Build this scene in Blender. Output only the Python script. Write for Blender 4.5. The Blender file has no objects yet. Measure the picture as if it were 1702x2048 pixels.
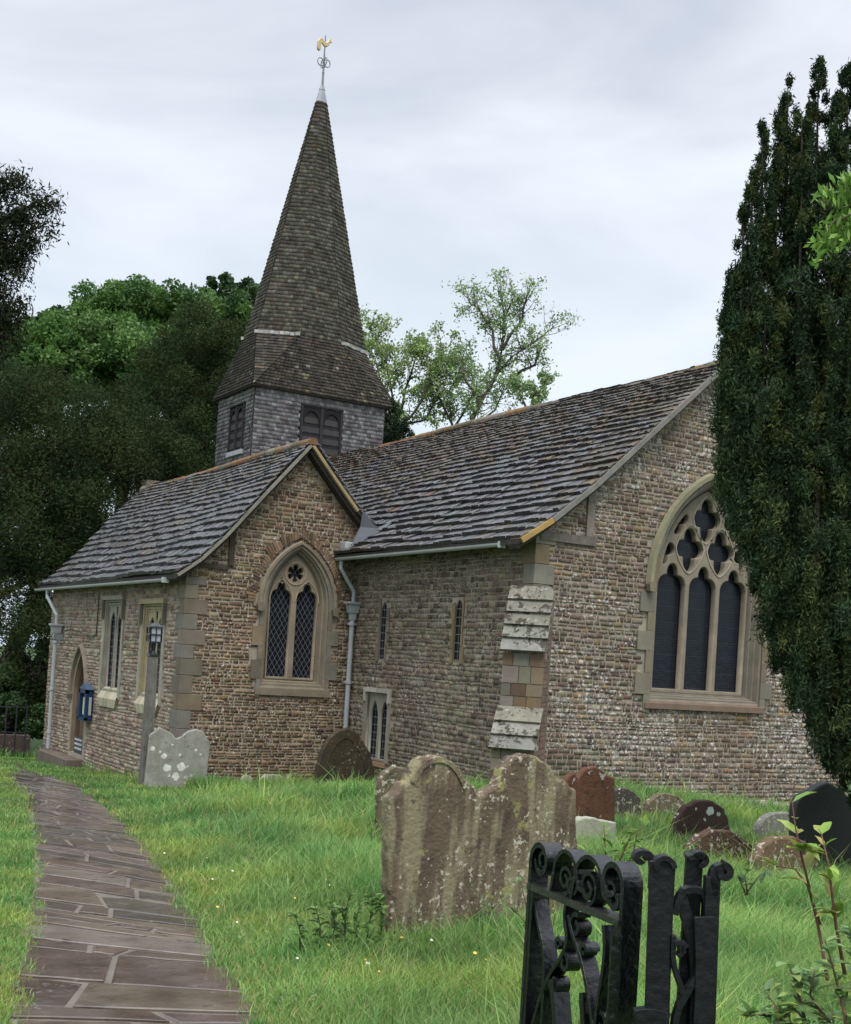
import bpy, bmesh, math, random
import numpy as np
from mathutils import Vector, Matrix
random.seed(7); RS = np.random.RandomState(11)
scn = bpy.context.scene
COL = scn.collection
# ------------------------------------------------------------------ camera
EYE = Vector((0, 0, 1.65))
F = 2555.2; PX, PY = 851.0, 1280.0
Rm = Matrix(((0.86299233, -0.06297352, -0.50127695),
             (-0.50140512, 0.01489657, -0.86508439),
             (0.06194472, 0.99790402, -0.01871962)))
cd = bpy.data.cameras.new('camera'); cam = bpy.data.objects.new('camera', cd); COL.objects.link(cam)
cd.sensor_fit = 'HORIZONTAL'; cd.sensor_width = 36; cd.lens = F / 1702 * 36
cd.shift_y = (PY - 1024) / 1702; cd.clip_start = .1; cd.clip_end = 2000
cam.matrix_world = Matrix.Translation(EYE) @ Rm.to_4x4()
scn.camera = cam
# ------------------------------------------------------------------ world, sun, exposure
scn.view_settings.view_transform = 'Standard'; scn.view_settings.look = 'None'
scn.view_settings.gamma = 1; scn.view_settings.exposure = 0.55
SUN_EL, SUN_AZ = math.radians(58), math.radians(200)
w = bpy.data.worlds.new('World'); scn.world = w; w.use_nodes = True
nt = w.node_tree; nt.nodes.clear()
out = nt.nodes.new('ShaderNodeOutputWorld'); bg = nt.nodes.new('ShaderNodeBackground')
sky = nt.nodes.new('ShaderNodeTexSky'); sky.sky_type = 'NISHITA'; sky.sun_disc = False
sky.sun_elevation = SUN_EL; sky.sun_rotation = SUN_AZ
tc = nt.nodes.new('ShaderNodeTexCoord'); mp = nt.nodes.new('ShaderNodeMapping')
mp.inputs['Scale'].default_value = (1.6, 1.6, 5.0); mp.inputs['Location'].default_value = (3.1, .4, 1.7)
n1 = nt.nodes.new('ShaderNodeTexNoise'); n1.inputs['Scale'].default_value = 1.5; n1.inputs['Detail'].default_value = 6; n1.inputs['Roughness'].default_value = .5
n1.inputs['Distortion'].default_value = .35
cr = nt.nodes.new('ShaderNodeValToRGB'); e = cr.color_ramp.elements
e[0].position = .36; e[0].color = (.43, .47, .54, 1); e[1].position = .62; e[1].color = (.68, .71, .765, 1)
sx = nt.nodes.new('ShaderNodeSeparateXYZ'); mr = nt.nodes.new('ShaderNodeMapRange')
mr.inputs['From Min'].default_value = 0.0; mr.inputs['From Max'].default_value = .42
mix0 = nt.nodes.new('ShaderNodeMix'); mix0.data_type = 'RGBA'; mix0.inputs['A'].default_value = (.54, .63, .71, 1)
vs = nt.nodes.new('ShaderNodeVectorMath'); vs.operation = 'SCALE'; vs.inputs['Scale'].default_value = 10.0
mix = nt.nodes.new('ShaderNodeMix'); mix.data_type = 'RGBA'; mix.inputs['Factor'].default_value = .95
L = nt.links.new
L(tc.outputs['Generated'], mp.inputs[0]); L(mp.outputs[0], n1.inputs['Vector']); L(n1.outputs['Fac'], cr.inputs[0])
L(tc.outputs['Generated'], sx.inputs[0]); L(sx.outputs['Z'], mr.inputs['Value']); L(mr.outputs[0], mix0.inputs['Factor'])
L(cr.outputs[0], mix0.inputs['B']); L(mix0.outputs['Result'], vs.inputs[0])
mz = nt.nodes.new('ShaderNodeMapRange'); mz.inputs['From Min'].default_value = .50; mz.inputs['From Max'].default_value = .92
mz.inputs['To Min'].default_value = 10.0; mz.inputs['To Max'].default_value = 27.0   # an overcast sky is about three times brighter overhead than at the horizon
L(sx.outputs['Z'], mz.inputs['Value']); L(mz.outputs[0], vs.inputs['Scale'])
L(sky.outputs[0], mix.inputs['A']); L(vs.outputs[0], mix.inputs['B']); L(mix.outputs['Result'], bg.inputs[0]); L(bg.outputs[0], out.inputs[0])
bg.inputs[1].default_value = .1
sd = bpy.data.lights.new('sun', 'SUN'); so = bpy.data.objects.new('sun', sd); COL.objects.link(so)
sd.energy = 1.5; sd.angle = math.radians(28); sd.color = (1, .97, .92)
sdir = Vector((math.sin(SUN_AZ) * math.cos(SUN_EL), math.cos(SUN_AZ) * math.cos(SUN_EL), math.sin(SUN_EL)))
so.rotation_euler = sdir.to_track_quat('Z', 'Y').to_euler()
scn.cycles.max_bounces = 6; scn.cycles.transparent_max_bounces = 8

# ------------------------------------------------------------------ pixel helpers (measurements of the photograph -> world)
def ray(x, y): return Rm @ Vector(((x - PX) / F, -(y - PY) / F, -1))
def onY(x, y, Y): r = ray(x, y); return EYE + r * (Y / r.y)
def onX(x, y, X): r = ray(x, y); return EYE + r * (X / r.x)
def atD(x, y, D):
    r = ray(x, y); return EYE + r * (D / math.hypot(r.x, r.y))
def gz(x, y):
    b = .42 * math.exp(-(((x - 12.2) / 3.4) ** 2 + ((y - 17.6) / 2.2) ** 2))
    return -.045 * y - .0 + b + .035 * math.sin(x * .9 + 1) * math.sin(y * .8) * min(1, y / 6) 
def gzA(x, y):
    b = .42 * np.exp(-(((x - 12.2) / 3.4) ** 2 + ((y - 17.6) / 2.2) ** 2))
    return -.045 * y + b + .035 * np.sin(x * .9 + 1) * np.sin(y * .8) * np.minimum(1, y / 6)
def G(px, py):
    r = ray(px, py); lo, hi = .5, 80.
    for k in range(400):
        t = .5 * 1.013 ** k; p = EYE + r * t
        if p.z < gz(p.x, p.y): break
    return p

# ------------------------------------------------------------------ materials
def nd(nt, t, **k):
    n = nt.nodes.new(t)
    for a, b in k.items(): setattr(n, a, b)
    return n
def amat(name, rough=.8, nscale=4, namt=.35, bump=.25, bscale=30, spots=(), spec=.3, streak=None, roughvar=0, metal=0, trans=0, dist=.02):
    m = bpy.data.materials.new(name); m.use_nodes = True; nt = m.node_tree; L = nt.links.new
    b = nt.nodes['Principled BSDF']; b.inputs['Roughness'].default_value = rough; b.inputs['Specular IOR Level'].default_value = spec
    b.inputs['Metallic'].default_value = metal
    at = nd(nt, 'ShaderNodeAttribute', attribute_name='Col'); tc = nd(nt, 'ShaderNodeTexCoord')
    col = at.outputs['Color']
    n = nd(nt, 'ShaderNodeTexNoise'); n.inputs['Scale'].default_value = nscale; n.inputs['Detail'].default_value = 8; n.inputs['Roughness'].default_value = .65
    L(tc.outputs['Object'], n.inputs['Vector'])
    mr = nd(nt, 'ShaderNodeMapRange'); mr.inputs['From Min'].default_value = .25; mr.inputs['From Max'].default_value = .75
    mr.inputs['To Min'].default_value = 1 - namt; mr.inputs['To Max'].default_value = 1 + namt; L(n.outputs['Fac'], mr.inputs['Value'])
    mu = nd(nt, 'ShaderNodeVectorMath', operation='SCALE'); L(col, mu.inputs[0]); L(mr.outputs[0], mu.inputs['Scale']); col = mu.outputs[0]
    if streak:   # (colour, amount, horizontal scale, threshold)
        mp = nd(nt, 'ShaderNodeMapping'); mp.inputs['Scale'].default_value = (streak[2], streak[2], streak[2] * .16)
        s = nd(nt, 'ShaderNodeTexNoise'); s.inputs['Scale'].default_value = 1; s.inputs['Detail'].default_value = 6; s.inputs['Roughness'].default_value = .6
        L(tc.outputs['Object'], mp.inputs[0]); L(mp.outputs[0], s.inputs['Vector'])
        r = nd(nt, 'ShaderNodeMapRange'); r.inputs['From Min'].default_value = streak[3]; r.inputs['From Max'].default_value = streak[3] + .14
        r.inputs['To Max'].default_value = streak[1]; L(s.outputs['Fac'], r.inputs['Value'])
        x = nd(nt, 'ShaderNodeMix', data_type='RGBA'); x.inputs['B'].default_value = (*streak[0], 1); L(col, x.inputs['A']); L(r.outputs[0], x.inputs['Factor']); col = x.outputs['Result']
    for i, (sc, th, dsc, dth, c, am) in enumerate(spots):   # irregular lichen: fine noise above th, where coarse noise above dth
        f = nd(nt, 'ShaderNodeTexNoise'); f.inputs['Scale'].default_value = sc; f.inputs['Detail'].default_value = 3; f.inputs['Roughness'].default_value = .6
        f.noise_dimensions = '4D'; f.inputs['W'].default_value = i * 3.7 + 1
        d = nd(nt, 'ShaderNodeTexNoise'); d.inputs['Scale'].default_value = dsc; d.inputs['Detail'].default_value = 4; d.noise_dimensions = '4D'; d.inputs['W'].default_value = i * 5.1
        L(tc.outputs['Object'], f.inputs['Vector']); L(tc.outputs['Object'], d.inputs['Vector'])
        r1 = nd(nt, 'ShaderNodeMapRange'); r1.inputs['From Min'].default_value = dth; r1.inputs['From Max'].default_value = dth + .16
        r1.inputs['To Min'].default_value = th + .13; r1.inputs['To Max'].default_value = th
        L(d.outputs['Fac'], r1.inputs['Value'])
        sb = nd(nt, 'ShaderNodeMath', operation='SUBTRACT'); L(f.outputs['Fac'], sb.inputs[0]); L(r1.outputs[0], sb.inputs[1])
        r2 = nd(nt, 'ShaderNodeMapRange'); r2.inputs['From Min'].default_value = 0; r2.inputs['From Max'].default_value = .035; r2.inputs['To Max'].default_value = am; L(sb.outputs[0], r2.inputs['Value'])
        x = nd(nt, 'ShaderNodeMix', data_type='RGBA'); x.inputs['B'].default_value = (*c, 1); L(col, x.inputs['A']); L(r2.outputs[0], x.inputs['Factor']); col = x.outputs['Result']
    L(col, b.inputs['Base Color'])
    if bump:
        n2 = nd(nt, 'ShaderNodeTexNoise'); n2.inputs['Scale'].default_value = bscale; n2.inputs['Detail'].default_value = 6; L(tc.outputs['Object'], n2.inputs['Vector'])
        bp = nd(nt, 'ShaderNodeBump'); bp.inputs['Strength'].default_value = bump; bp.inputs['Distance'].default_value = dist
        L(n2.outputs['Fac'], bp.inputs['Height']); L(bp.outputs[0], b.inputs['Normal'])
    if roughvar:
        n3 = nd(nt, 'ShaderNodeTexNoise'); n3.inputs['Scale'].default_value = 2.2; n3.inputs['Detail'].default_value = 5; L(tc.outputs['Object'], n3.inputs['Vector'])
        r = nd(nt, 'ShaderNodeMapRange'); r.inputs['From Min'].default_value = .35; r.inputs['From Max'].default_value = .65
        r.inputs['To Min'].default_value = max(.05, rough - roughvar); r.inputs['To Max'].default_value = min(1, rough + roughvar); L(n3.outputs['Fac'], r.inputs['Value']); L(r.outputs[0], b.inputs['Roughness'])
    if trans:
        o = nt.nodes['Material Output']; t = nd(nt, 'ShaderNodeBsdfTranslucent'); ms = nd(nt, 'ShaderNodeMixShader'); ms.inputs[0].default_value = trans
        L(col, t.inputs[0]); L(b.outputs[0], ms.inputs[1]); L(t.outputs[0], ms.inputs[2]); L(ms.outputs[0], o.inputs['Surface'])
    return m
WL = (.60, .58, .54); 
M = {}
M['rubble_east'] = amat('rubble_stone_lichened', .85, 5, .4, .5, 45, [(10, .535, .8, .42, (.52, .49, .45), .85), (20, .56, 1.1, .40, (.55, .53, .49), .9), (3.0, .56, .5, .42, (.27, .24, .21), .5)])
M['rubble_chapel'] = amat('rubble_stone_brown', .85, 5, .4, .5, 45, [(13, .60, 1.2, .38, (.58, .54, .47), .85), (26, .60, 1.5, .36, (.55, .51, .44), .9)])
M['rubble_south'] = amat('rubble_stone_grey', .85, 5, .4, .5, 45, [(26, .575, 1.0, .36, (.50, .46, .40), .8), (12, .62, 1.2, .38, (.5, .46, .4), .7)])
M['mortar'] = amat('lime_mortar', .95, 3, .3, .5, 60)
M['ashlar'] = amat('dressed_sandstone', .8, 2.5, .28, .3, 50, [(20, .66, 2, .5, (.5, .5, .42), .6)], streak=((.16, .15, .12), .45, 5, .52))
M['ashlar_lich'] = amat('lichened_slab_stone', .9, 6, .3, .6, 40, [(6, .515, 3, .38, (.055, .045, .032), .9), (24, .54, 3, .42, (.07, .06, .045), .9), (12, .57, 2, .4, (.36, .36, .30), .8)])
M['slab'] = amat('wet_stone_roof_slab', .34, 7, .55, 1.0, 16, [(16, .62, 1.0, .45, (.27, .265, .26), .5), (8, .56, 2, .5, (.03, .028, .026), .7)], spec=.7, roughvar=.14, dist=.05)
M['slab_moss'] = amat('mossy_roof_tile', .85, 6, .5, .8, 22, [(9, .55, 2, .42, (.17, .10, .035), .8)])
M['shingle'] = amat('weathered_roof_shingle', .9, 3, .35, .4, 40, [(20, .66, .8, .5, (.3, .3, .24), .7)])
M['shingle_grey'] = amat('silvered_oak_shingle', .75, 6, .35, .4, 50)
M['lead'] = amat('sheet_lead', .45, 3, .2, .2, 12, spec=.5)
M['paint'] = amat('pale_grey_paint', .5, 3, .12, .1, 30)
M['iron'] = amat('black_iron_paint', .24, 14, .5, .6, 55, [(30, .64, 6, .5, (.05, .032, .02), .7)], spec=.55, dist=.006, roughvar=.14)
M['iron_old'] = amat('black_iron_worn', .5, 14, .5, .6, 45, [(22, .66, 5, .5, (.055, .04, .03), .8)], spec=.4, dist=.006)
M['wood'] = amat('weathered_timber', .8, 8, .3, .4, 40, streak=((.05, .045, .04), .5, 26, .5))
M['beam'] = amat('dark_oak', .8, 8, .4, .4, 40)
M['blue'] = amat('blue_paint', .4, 6, .15, .1, 20)
M['gold'] = amat('gilt', .35, 3, .1, 0, metal=.6)
M['cream'] = amat('cream_card', .6, 3, .1, 0)
M['flag'] = amat('wet_flagstone', .15, 3.0, .5, .4, 7, [(14, .60, 2.0, .45, (.22, .20, .18), .5), (7, .57, 2.5, .45, (.04, .032, .028), .6)], spec=.75, roughvar=.14, dist=.02)
M['leaf'] = amat('foliage', .5, 1.5, .25, 0, spec=.3, trans=.3)
M['needle'] = amat('dark_foliage', .8, .5, .3, 0, spec=.06, trans=.2)
M['grass'] = amat('grass_blades', .5, .8, .22, 0, spec=.25, trans=.35)
M['soil'] = amat('turf', .95, 2.5, .4, .6, 18, dist=.05)
M['bark'] = amat('bark', .9, 8, .4, .7, 25)
M['petal'] = amat('petal', .6, 3, .1, 0)
def glass_mat(name, mode):
    m = bpy.data.materials.new(name); m.use_nodes = True; nt = m.node_tree; L = nt.links.new; b = nt.nodes['Principled BSDF']
    b.inputs['Roughness'].default_value = .22; b.inputs['Specular IOR Level'].default_value = .22
    tc = nd(nt, 'ShaderNodeTexCoord'); sp = nd(nt, 'ShaderNodeSeparateXYZ'); L(tc.outputs['Object'], sp.inputs[0])
    def line(expr_a, expr_b, period, width):
        # |frac((a*X + b*Z [+ c*Y])/period)| < width
        s = nd(nt, 'ShaderNodeMath', operation='MULTIPLY'); L(sp.outputs['X'], s.inputs[0]); s.inputs[1].default_value = expr_a
        s2 = nd(nt, 'ShaderNodeMath', operation='MULTIPLY_ADD'); L(sp.outputs['Z'], s2.inputs[0]); s2.inputs[1].default_value = expr_b; L(s.outputs[0], s2.inputs[2])
        s3 = nd(nt, 'ShaderNodeMath', operation='MULTIPLY_ADD'); L(sp.outputs['Y'], s3.inputs[0]); s3.inputs[1].default_value = expr_a; L(s2.outputs[0], s3.inputs[2])
        p = nd(nt, 'ShaderNodeMath', operation='PINGPONG'); L(s3.outputs[0], p.inputs[0]); p.inputs[1].default_value = period / 2
        c = nd(nt, 'ShaderNodeMath', operation='LESS_THAN'); L(p.outputs[0], c.inputs[0]); c.inputs[1].default_value = width
        return c.outputs[0]
    if mode == 'diamond': ls = [line(1.0, .62, .115, .0055), line(1.0, -.62, .115, .0055)]; lc = (.13, .14, .15, 1)
    elif mode == 'mesh': ls = [line(0, 1, .05, .005), line(1, 0, .045, .004), line(0, 1, .30, .012)]; lc = (.022, .024, .032, 1)
    else: ls = [line(0, 1, .16, .008), line(1, 0, .13, .006)]; lc = (.16, .17, .18, 1)
    f = ls[0]
    for l in ls[1:]:
        x = nd(nt, 'ShaderNodeMath', operation='MAXIMUM'); L(f, x.inputs[0]); L(l, x.inputs[1]); f = x.outputs[0]
    n = nd(nt, 'ShaderNodeTexNoise'); n.inputs['Scale'].default_value = 7; L(tc.outputs['Object'], n.inputs['Vector'])
    cr = nd(nt, 'ShaderNodeValToRGB'); cr.color_ramp.elements[0].color = (.006, .0075, .011, 1); cr.color_ramp.elements[1].color = (.014, .017, .024, 1); L(n.outputs['Fac'], cr.inputs[0])
    mx = nd(nt, 'ShaderNodeMix', data_type='RGBA'); L(cr.outputs[0], mx.inputs['A']); mx.inputs['B'].default_value = lc; L(f, mx.inputs['Factor']); L(mx.outputs['Result'], b.inputs['Base Color'])
    n2 = nd(nt, 'ShaderNodeTexNoise'); n2.inputs['Scale'].default_value = 9; L(tc.outputs['Object'], n2.inputs['Vector'])
    ad = nd(nt, 'ShaderNodeMath', operation='MULTIPLY_ADD'); L(f, ad.inputs[0]); ad.inputs[1].default_value = .5; L(n2.outputs['Fac'], ad.inputs[2])
    bp = nd(nt, 'ShaderNodeBump'); bp.inputs['Strength'].default_value = .35; bp.inputs['Distance'].default_value = .02; L(ad.outputs[0], bp.inputs['Height']); L(bp.outputs[0], b.inputs['Normal'])
    return m
M['glass_diamond'] = glass_mat('leaded_glass', 'diamond'); M['glass_mesh'] = glass_mat('guarded_glass', 'mesh'); M['glass_grid'] = glass_mat('barred_glass', 'grid')

# ------------------------------------------------------------------ object helpers
def empty(name, loc, label, cat, group=None):
    o = bpy.data.objects.new(name, None); COL.objects.link(o); o.location = loc; o.empty_display_size = .2
    tag(o, label, cat, group); return o
def tag(o, label=None, cat=None, group=None, kind=None):
    if label: o['label'] = label
    if cat: o['category'] = cat
    if group: o['group'] = group
    if kind: o['kind'] = kind
    return o
def link(name, me, mat, parent=None):
    me.name = name; o = bpy.data.objects.new(name, me); COL.objects.link(o)
    me.materials.clear(); me.materials.append(M[mat] if isinstance(mat, str) else mat)
    if parent is not None:
        o.parent = parent
        if parent.parent is None and parent.type == 'EMPTY': o.location = -parent.location
    return o
def setcol(me, cols):
    a = me.color_attributes.get('Col') or me.color_attributes.new('Col', 'FLOAT_COLOR', 'POINT')
    n = len(me.vertices); c = np.ones((n, 4), np.float32)
    c[:, :3] = np.asarray(cols, np.float32)[..., :3]
    a.data.foreach_set('color', c.ravel())
def npmesh(name, V, Fc, cols, mat, parent=None):
    me = bpy.data.meshes.new(name); V = np.ascontiguousarray(V, np.float32); Fc = np.ascontiguousarray(Fc, np.int32); m, k = Fc.shape
    me.vertices.add(len(V)); me.vertices.foreach_set('co', V.ravel())
    me.loops.add(m * k); me.loops.foreach_set('vertex_index', Fc.ravel())
    me.polygons.add(m); me.polygons.foreach_set('loop_start', np.arange(m, dtype=np.int32) * k)
    me.update(calc_edges=True); setcol(me, cols); return link(name, me, mat, parent)
def jit(c, a=.15):
    k = 1 + random.uniform(-a, a); return tuple(max(0, x * k * (1 + random.uniform(-a, a) * .35)) for x in c[:3])
class MB:
    def __init__(s): s.v = []; s.f = []; s.c = []
    def add(s, vs, fs, c):
        b = len(s.v); s.v += [tuple(v) for v in vs]; s.f += [tuple(i + b for i in f) for f in fs]; s.c += [c] * len(vs)
    def hexa(s, p, c): # p: 4 bottom (ccw from outside-below) + 4 top
        s.add(p, [(3, 2, 1, 0), (4, 5, 6, 7), (0, 1, 5, 4), (1, 2, 6, 5), (2, 3, 7, 6), (3, 0, 4, 7)], c)
    def box(s, x0, x1, y0, y1, z0, z1, c):
        s.hexa([(x0, y0, z0), (x1, y0, z0), (x1, y1, z0), (x0, y1, z0), (x0, y0, z1), (x1, y0, z1), (x1, y1, z1), (x0, y1, z1)], c)
    def prism(s, fr, poly, w0, w1, c): # polygon in frame, extruded from w0 (back) to w1 (front)
        n = len(poly); vs = [fr(u, v, w0) for u, v in poly] + [fr(u, v, w1) for u, v in poly]
        fs = [tuple(range(n, 2 * n)), tuple(reversed(range(n)))] + [(i, (i + 1) % n, n + (i + 1) % n, n + i) for i in range(n)]
        s.add(vs, fs, c)
    def tube(s, pts, rad, c, n=8, cap=True):
        pts = [Vector(p) for p in pts]; b = len(s.v); R = rad if hasattr(rad, '__len__') else [rad] * len(pts)
        up = None
        for i, p in enumerate(pts):
            t = (pts[min(i + 1, len(pts) - 1)] - pts[max(i - 1, 0)]).normalized()
            if up is None: up = t.cross(Vector((.3, .5, .8))).normalized()
            up = (up - t * up.dot(t)).normalized(); q = t.cross(up)
            for k in range(n):
                a = 2 * math.pi * k / n; s.v.append(tuple(p + (up * math.cos(a) + q * math.sin(a)) * R[i])); s.c.append(c)
        for i in range(len(pts) - 1):
            for k in range(n):
                k2 = (k + 1) % n; s.f.append((b + i * n + k, b + i * n + k2, b + (i + 1) * n + k2, b + (i + 1) * n + k))
        if cap: s.f.append(tuple(b + k for k in reversed(range(n)))); s.f.append(tuple(b + (len(pts) - 1) * n + k for k in range(n)))
    def ribbon(s, fr, pts, th, w0, w1, c): # flat bar bent along a path in the frame plane, th thick, w0..w1 wide
        n = len(pts); P = [Vector((p[0], p[1])) for p in pts]; vs = []
        for i in range(n):
            t = (P[min(i + 1, n - 1)] - P[max(i - 1, 0)]); t = t.normalized() if t.length > 0 else Vector((1, 0)); q = Vector((-t.y, t.x)) * th / 2
            for sg, w in ((1, w0), (-1, w0), (-1, w1), (1, w1)): vs.append(fr(P[i].x + q.x * sg, P[i].y + q.y * sg, w))
        fs = []
        for i in range(n - 1):
            for k in range(4): k2 = (k + 1) % 4; fs.append((i * 4 + k, i * 4 + k2, i * 4 + 4 + k2, i * 4 + 4 + k))
        fs += [(3, 2, 1, 0), (n * 4 - 4, n * 4 - 3, n * 4 - 2, n * 4 - 1)]
        s.add(vs, fs, c)
    def build(s, name, mat, parent=None, smooth=False, fix=True, bevel=0):
        me = bpy.data.meshes.new(name); me.from_pydata(s.v, [], s.f); me.update(); setcol(me, np.array(s.c))
        if fix:
            bm = bmesh.new(); bm.from_mesh(me); bmesh.ops.recalc_face_normals(bm, faces=bm.faces); bm.to_mesh(me); bm.free()
        if smooth: me.polygons.foreach_set('use_smooth', [True] * len(me.polygons))
        o = link(name, me, mat, parent)
        if bevel:
            m = o.modifiers.new('b', 'BEVEL'); m.width = bevel; m.segments = 2; m.limit_method = 'ANGLE'
        return o
def FE(y0): return lambda u, v, w: (u, y0 - w, v)
def FS(x0): return lambda u, v, w: (x0 - w, -u, v)
def plate_mesh(outer, holes, fr, w0, w1, bevel=0, res=1):
    cu = bpy.data.curves.new('c', 'CURVE'); cu.dimensions = '2D'; cu.fill_mode = 'BOTH'
    cu.extrude = (w1 - w0) / 2 - bevel; cu.bevel_depth = bevel; cu.offset = -bevel; cu.bevel_resolution = 1
    for poly in [outer] + list(holes):
        sp = cu.splines.new('POLY'); sp.points.add(len(poly) - 1); sp.use_cyclic_u = True
        for i, (u, v) in enumerate(poly): sp.points[i].co = (u, v, 0, 1)
    ob = bpy.data.objects.new('c', cu); COL.objects.link(ob); bpy.context.view_layer.update()
    me = bpy.data.meshes.new_from_object(ob.evaluated_get(bpy.context.evaluated_depsgraph_get()))
    bpy.data.objects.remove(ob); bpy.data.curves.remove(cu); mid = (w0 + w1) / 2
    for v in me.vertices: v.co = fr(v.co.x, v.co.y, v.co.z + mid)
    me.materials.clear(); return me
def plate(name, outer, holes, fr, w0, w1, col, mat, parent, bevel=0):
    me = plate_mesh(outer, holes, fr, w0, w1, bevel); setcol(me, [col] * len(me.vertices)); return link(name, me, mat, parent)
def arch(cx, a, zs, h, zb=None, n=12):
    R = (a * a + h * h) / (2 * a); c = a - R; pts = []
    t1 = math.atan2(h, -c)
    for i in range(n + 1):
        t = t1 * i / n; pts.append((cx + c + R * math.cos(t), zs + R * math.sin(t)))
    left = [(2 * cx - x, z) for x, z in reversed(pts[:-1])]
    pts += left
    if zb is not None: pts = [(cx + a, zb)] + pts + [(cx - a, zb)]
    return pts
def in_arch(x, z, cx, a, zs, h, zb):
    if z < zb: return False
    x = abs(x - cx)
    if z <= zs: return x <= a
    R = (a * a + h * h) / (2 * a); c = a - R
    return (x - c) ** 2 + (z - zs) ** 2 <= R * R
def polar(f, cx, cz, n=48, rmax=2):
    pts = []
    for i in range(n):
        a = 2 * math.pi * i / n; r = 0.0
        while r < rmax and f(cx + r * math.cos(a), cz + r * math.sin(a)): r += .006
        pts.append((cx + r * math.cos(a), cz + r * math.sin(a)))
    return pts

# ------------------------------------------------------------------ church
YE, YC, XS, XC = 18.0, 24.79, 12.5, 8.71
YW = 35.6; XN = 20.45
church = empty('church', (14, 26, -1), 'rubble stone country church with shingled spire, stone slab roofs and pointed windows', 'church')
PM = [(11.98, 3.86), (12.6, 4.27), (13.47, 4.97), (14.67, 6.07), (16.34, 7.6)]
PMN = [(20.9, 3.86), (20.2, 4.27), (19.2, 4.97), (18.0, 6.07), (16.34, 7.6)]
PCL = [(8.38, 3.14), (8.85, 3.50), (9.35, 4.02), (10.16, 5.0), (11.15, 6.17)]
PCR = [(13.05, 4.25), (12.35, 4.86), (11.75, 5.50), (11.15, 6.17)]
def prof_z(P, x):
    for (a, b), (c, d) in zip(P, P[1:]):
        if min(a, c) <= x <= max(a, c): return b + (d - b) * (x - a) / (c - a)
    return -99
def zt_main(x): return prof_z(PM, x) if x <= 16.34 else prof_z(PMN, x)
def zt_chap(x): return prof_z(PCL, x) if x <= 11.15 else prof_z(PCR, x)
PAL_E = [(.15, .108, .074), (.18, .136, .096), (.19, .153, .115), (.12, .088, .062), (.22, .16, .09), (.21, .173, .135), (.145, .112, .086)]
PAL_C = [(.14, .09, .055), (.185, .12, .07), (.225, .155, .092), (.155, .106, .067), (.23, .172, .107), (.11, .073, .048), (.195, .13, .08)]
PAL_S = [(.135, .105, .076), (.17, .135, .097), (.10, .078, .057), (.195, .163, .12), (.155, .122, .085), (.205, .165, .11)]
def stones(name, fr, u0, u1, z0, ztop, hole, pal, mat, parent, hmean=.072, wmean=.135, shift=0):
    V = []; Fc = []; C = []; z = z0; k = 0
    while z < 8:
        h = hmean * random.uniform(.65, 1.5); u = u0 + random.uniform(-.1, 0); rowjit = random.uniform(0, 6)
        while u < u1:
            wd = wmean * random.choice([.5, .8, 1, 1.2, 1.5, 1.9]) * random.uniform(.8, 1.2)
            a, b = max(u, u0), min(u + wd, u1)
            if b - a > .03:
                dz = .008 * math.sin(a * 1.1 + z * .9) + .007 * math.sin(a * 3 + rowjit)
                cu, cz = (a + b) / 2, z + h / 2 + dz
                tops = min(ztop(a), ztop(b))
                if z + dz + .02 < tops and not any(hole(x, y) for x, y in ((a + .02, cz), (b - .02, cz), (cu, cz), (a + .02, cz + h / 2), (b - .02, cz + h / 2))):
                    g = .0065; w = random.uniform(.005, .016); i = .006; j = lambda: random.uniform(-.0065, .0065)
                    ta, tb = ztop(a) + .02, ztop(b) + .02
                    gu = .011; dh = random.choice([0, 0, 0, h * .28, -h * .22]) if h > .06 else 0
                    B = [(a + gu + j(), z + g + dz + j()), (b - gu + j(), z + g + dz + j()), (b - gu + j(), min(tb, z + h - g + dz + j() + min(dh, 0))), (a + gu + j(), min(ta, z + h - g + dz + j() + min(dh, 0)))]
                    if dh > 0: w += .004; B[0] = (B[0][0], B[0][1] - dh * .5); B[1] = (B[1][0], B[1][1] - dh * .5)
                    bs = len(V)
                    V += [fr(x, y, 0) for x, y in B]
                    V += [fr(x + (cu - x) * i / max(.02, abs(cu - x)), y + (cz - y) * .09, w + j() * .5) for x, y in B]
                    Fc += [(bs + 4, bs + 5, bs + 6, bs + 7)] + [(bs + q, bs + (q + 1) % 4, bs + 4 + (q + 1) % 4, bs + 4 + q) for q in range(4)]
                    lf = .5 + .5 * math.sin(cu * 1.3 + shift + 1.5 * math.sin(cz * 1.1))
                    c = random.choice(pal) if random.random() > .35 else pal[int(lf * (len(pal) - .01))]
                    c = jit(c, .27); C += [c] * 8
            u += wd
        z += h
    return npmesh(name, V, Fc, C, mat, parent)
MORT = (.33, .285, .225)
# openings: cx(u), half width, spring z, rise, bottom z at wall face
EW = dict(cx=16.52, a=1.36, zs=3.38, h=2.02, zb=1.28)
CW = dict(cx=11.17, a=.74, zs=2.72, h=1.22, zb=1.0)
def ia(W, x, z, d=0): return in_arch(x, z, W['cx'], W['a'] + d, W['zs'], W['h'] + d, W['zb'] - d)
ewall = empty  # (kept simple: walls are parts directly under the church)
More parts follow.
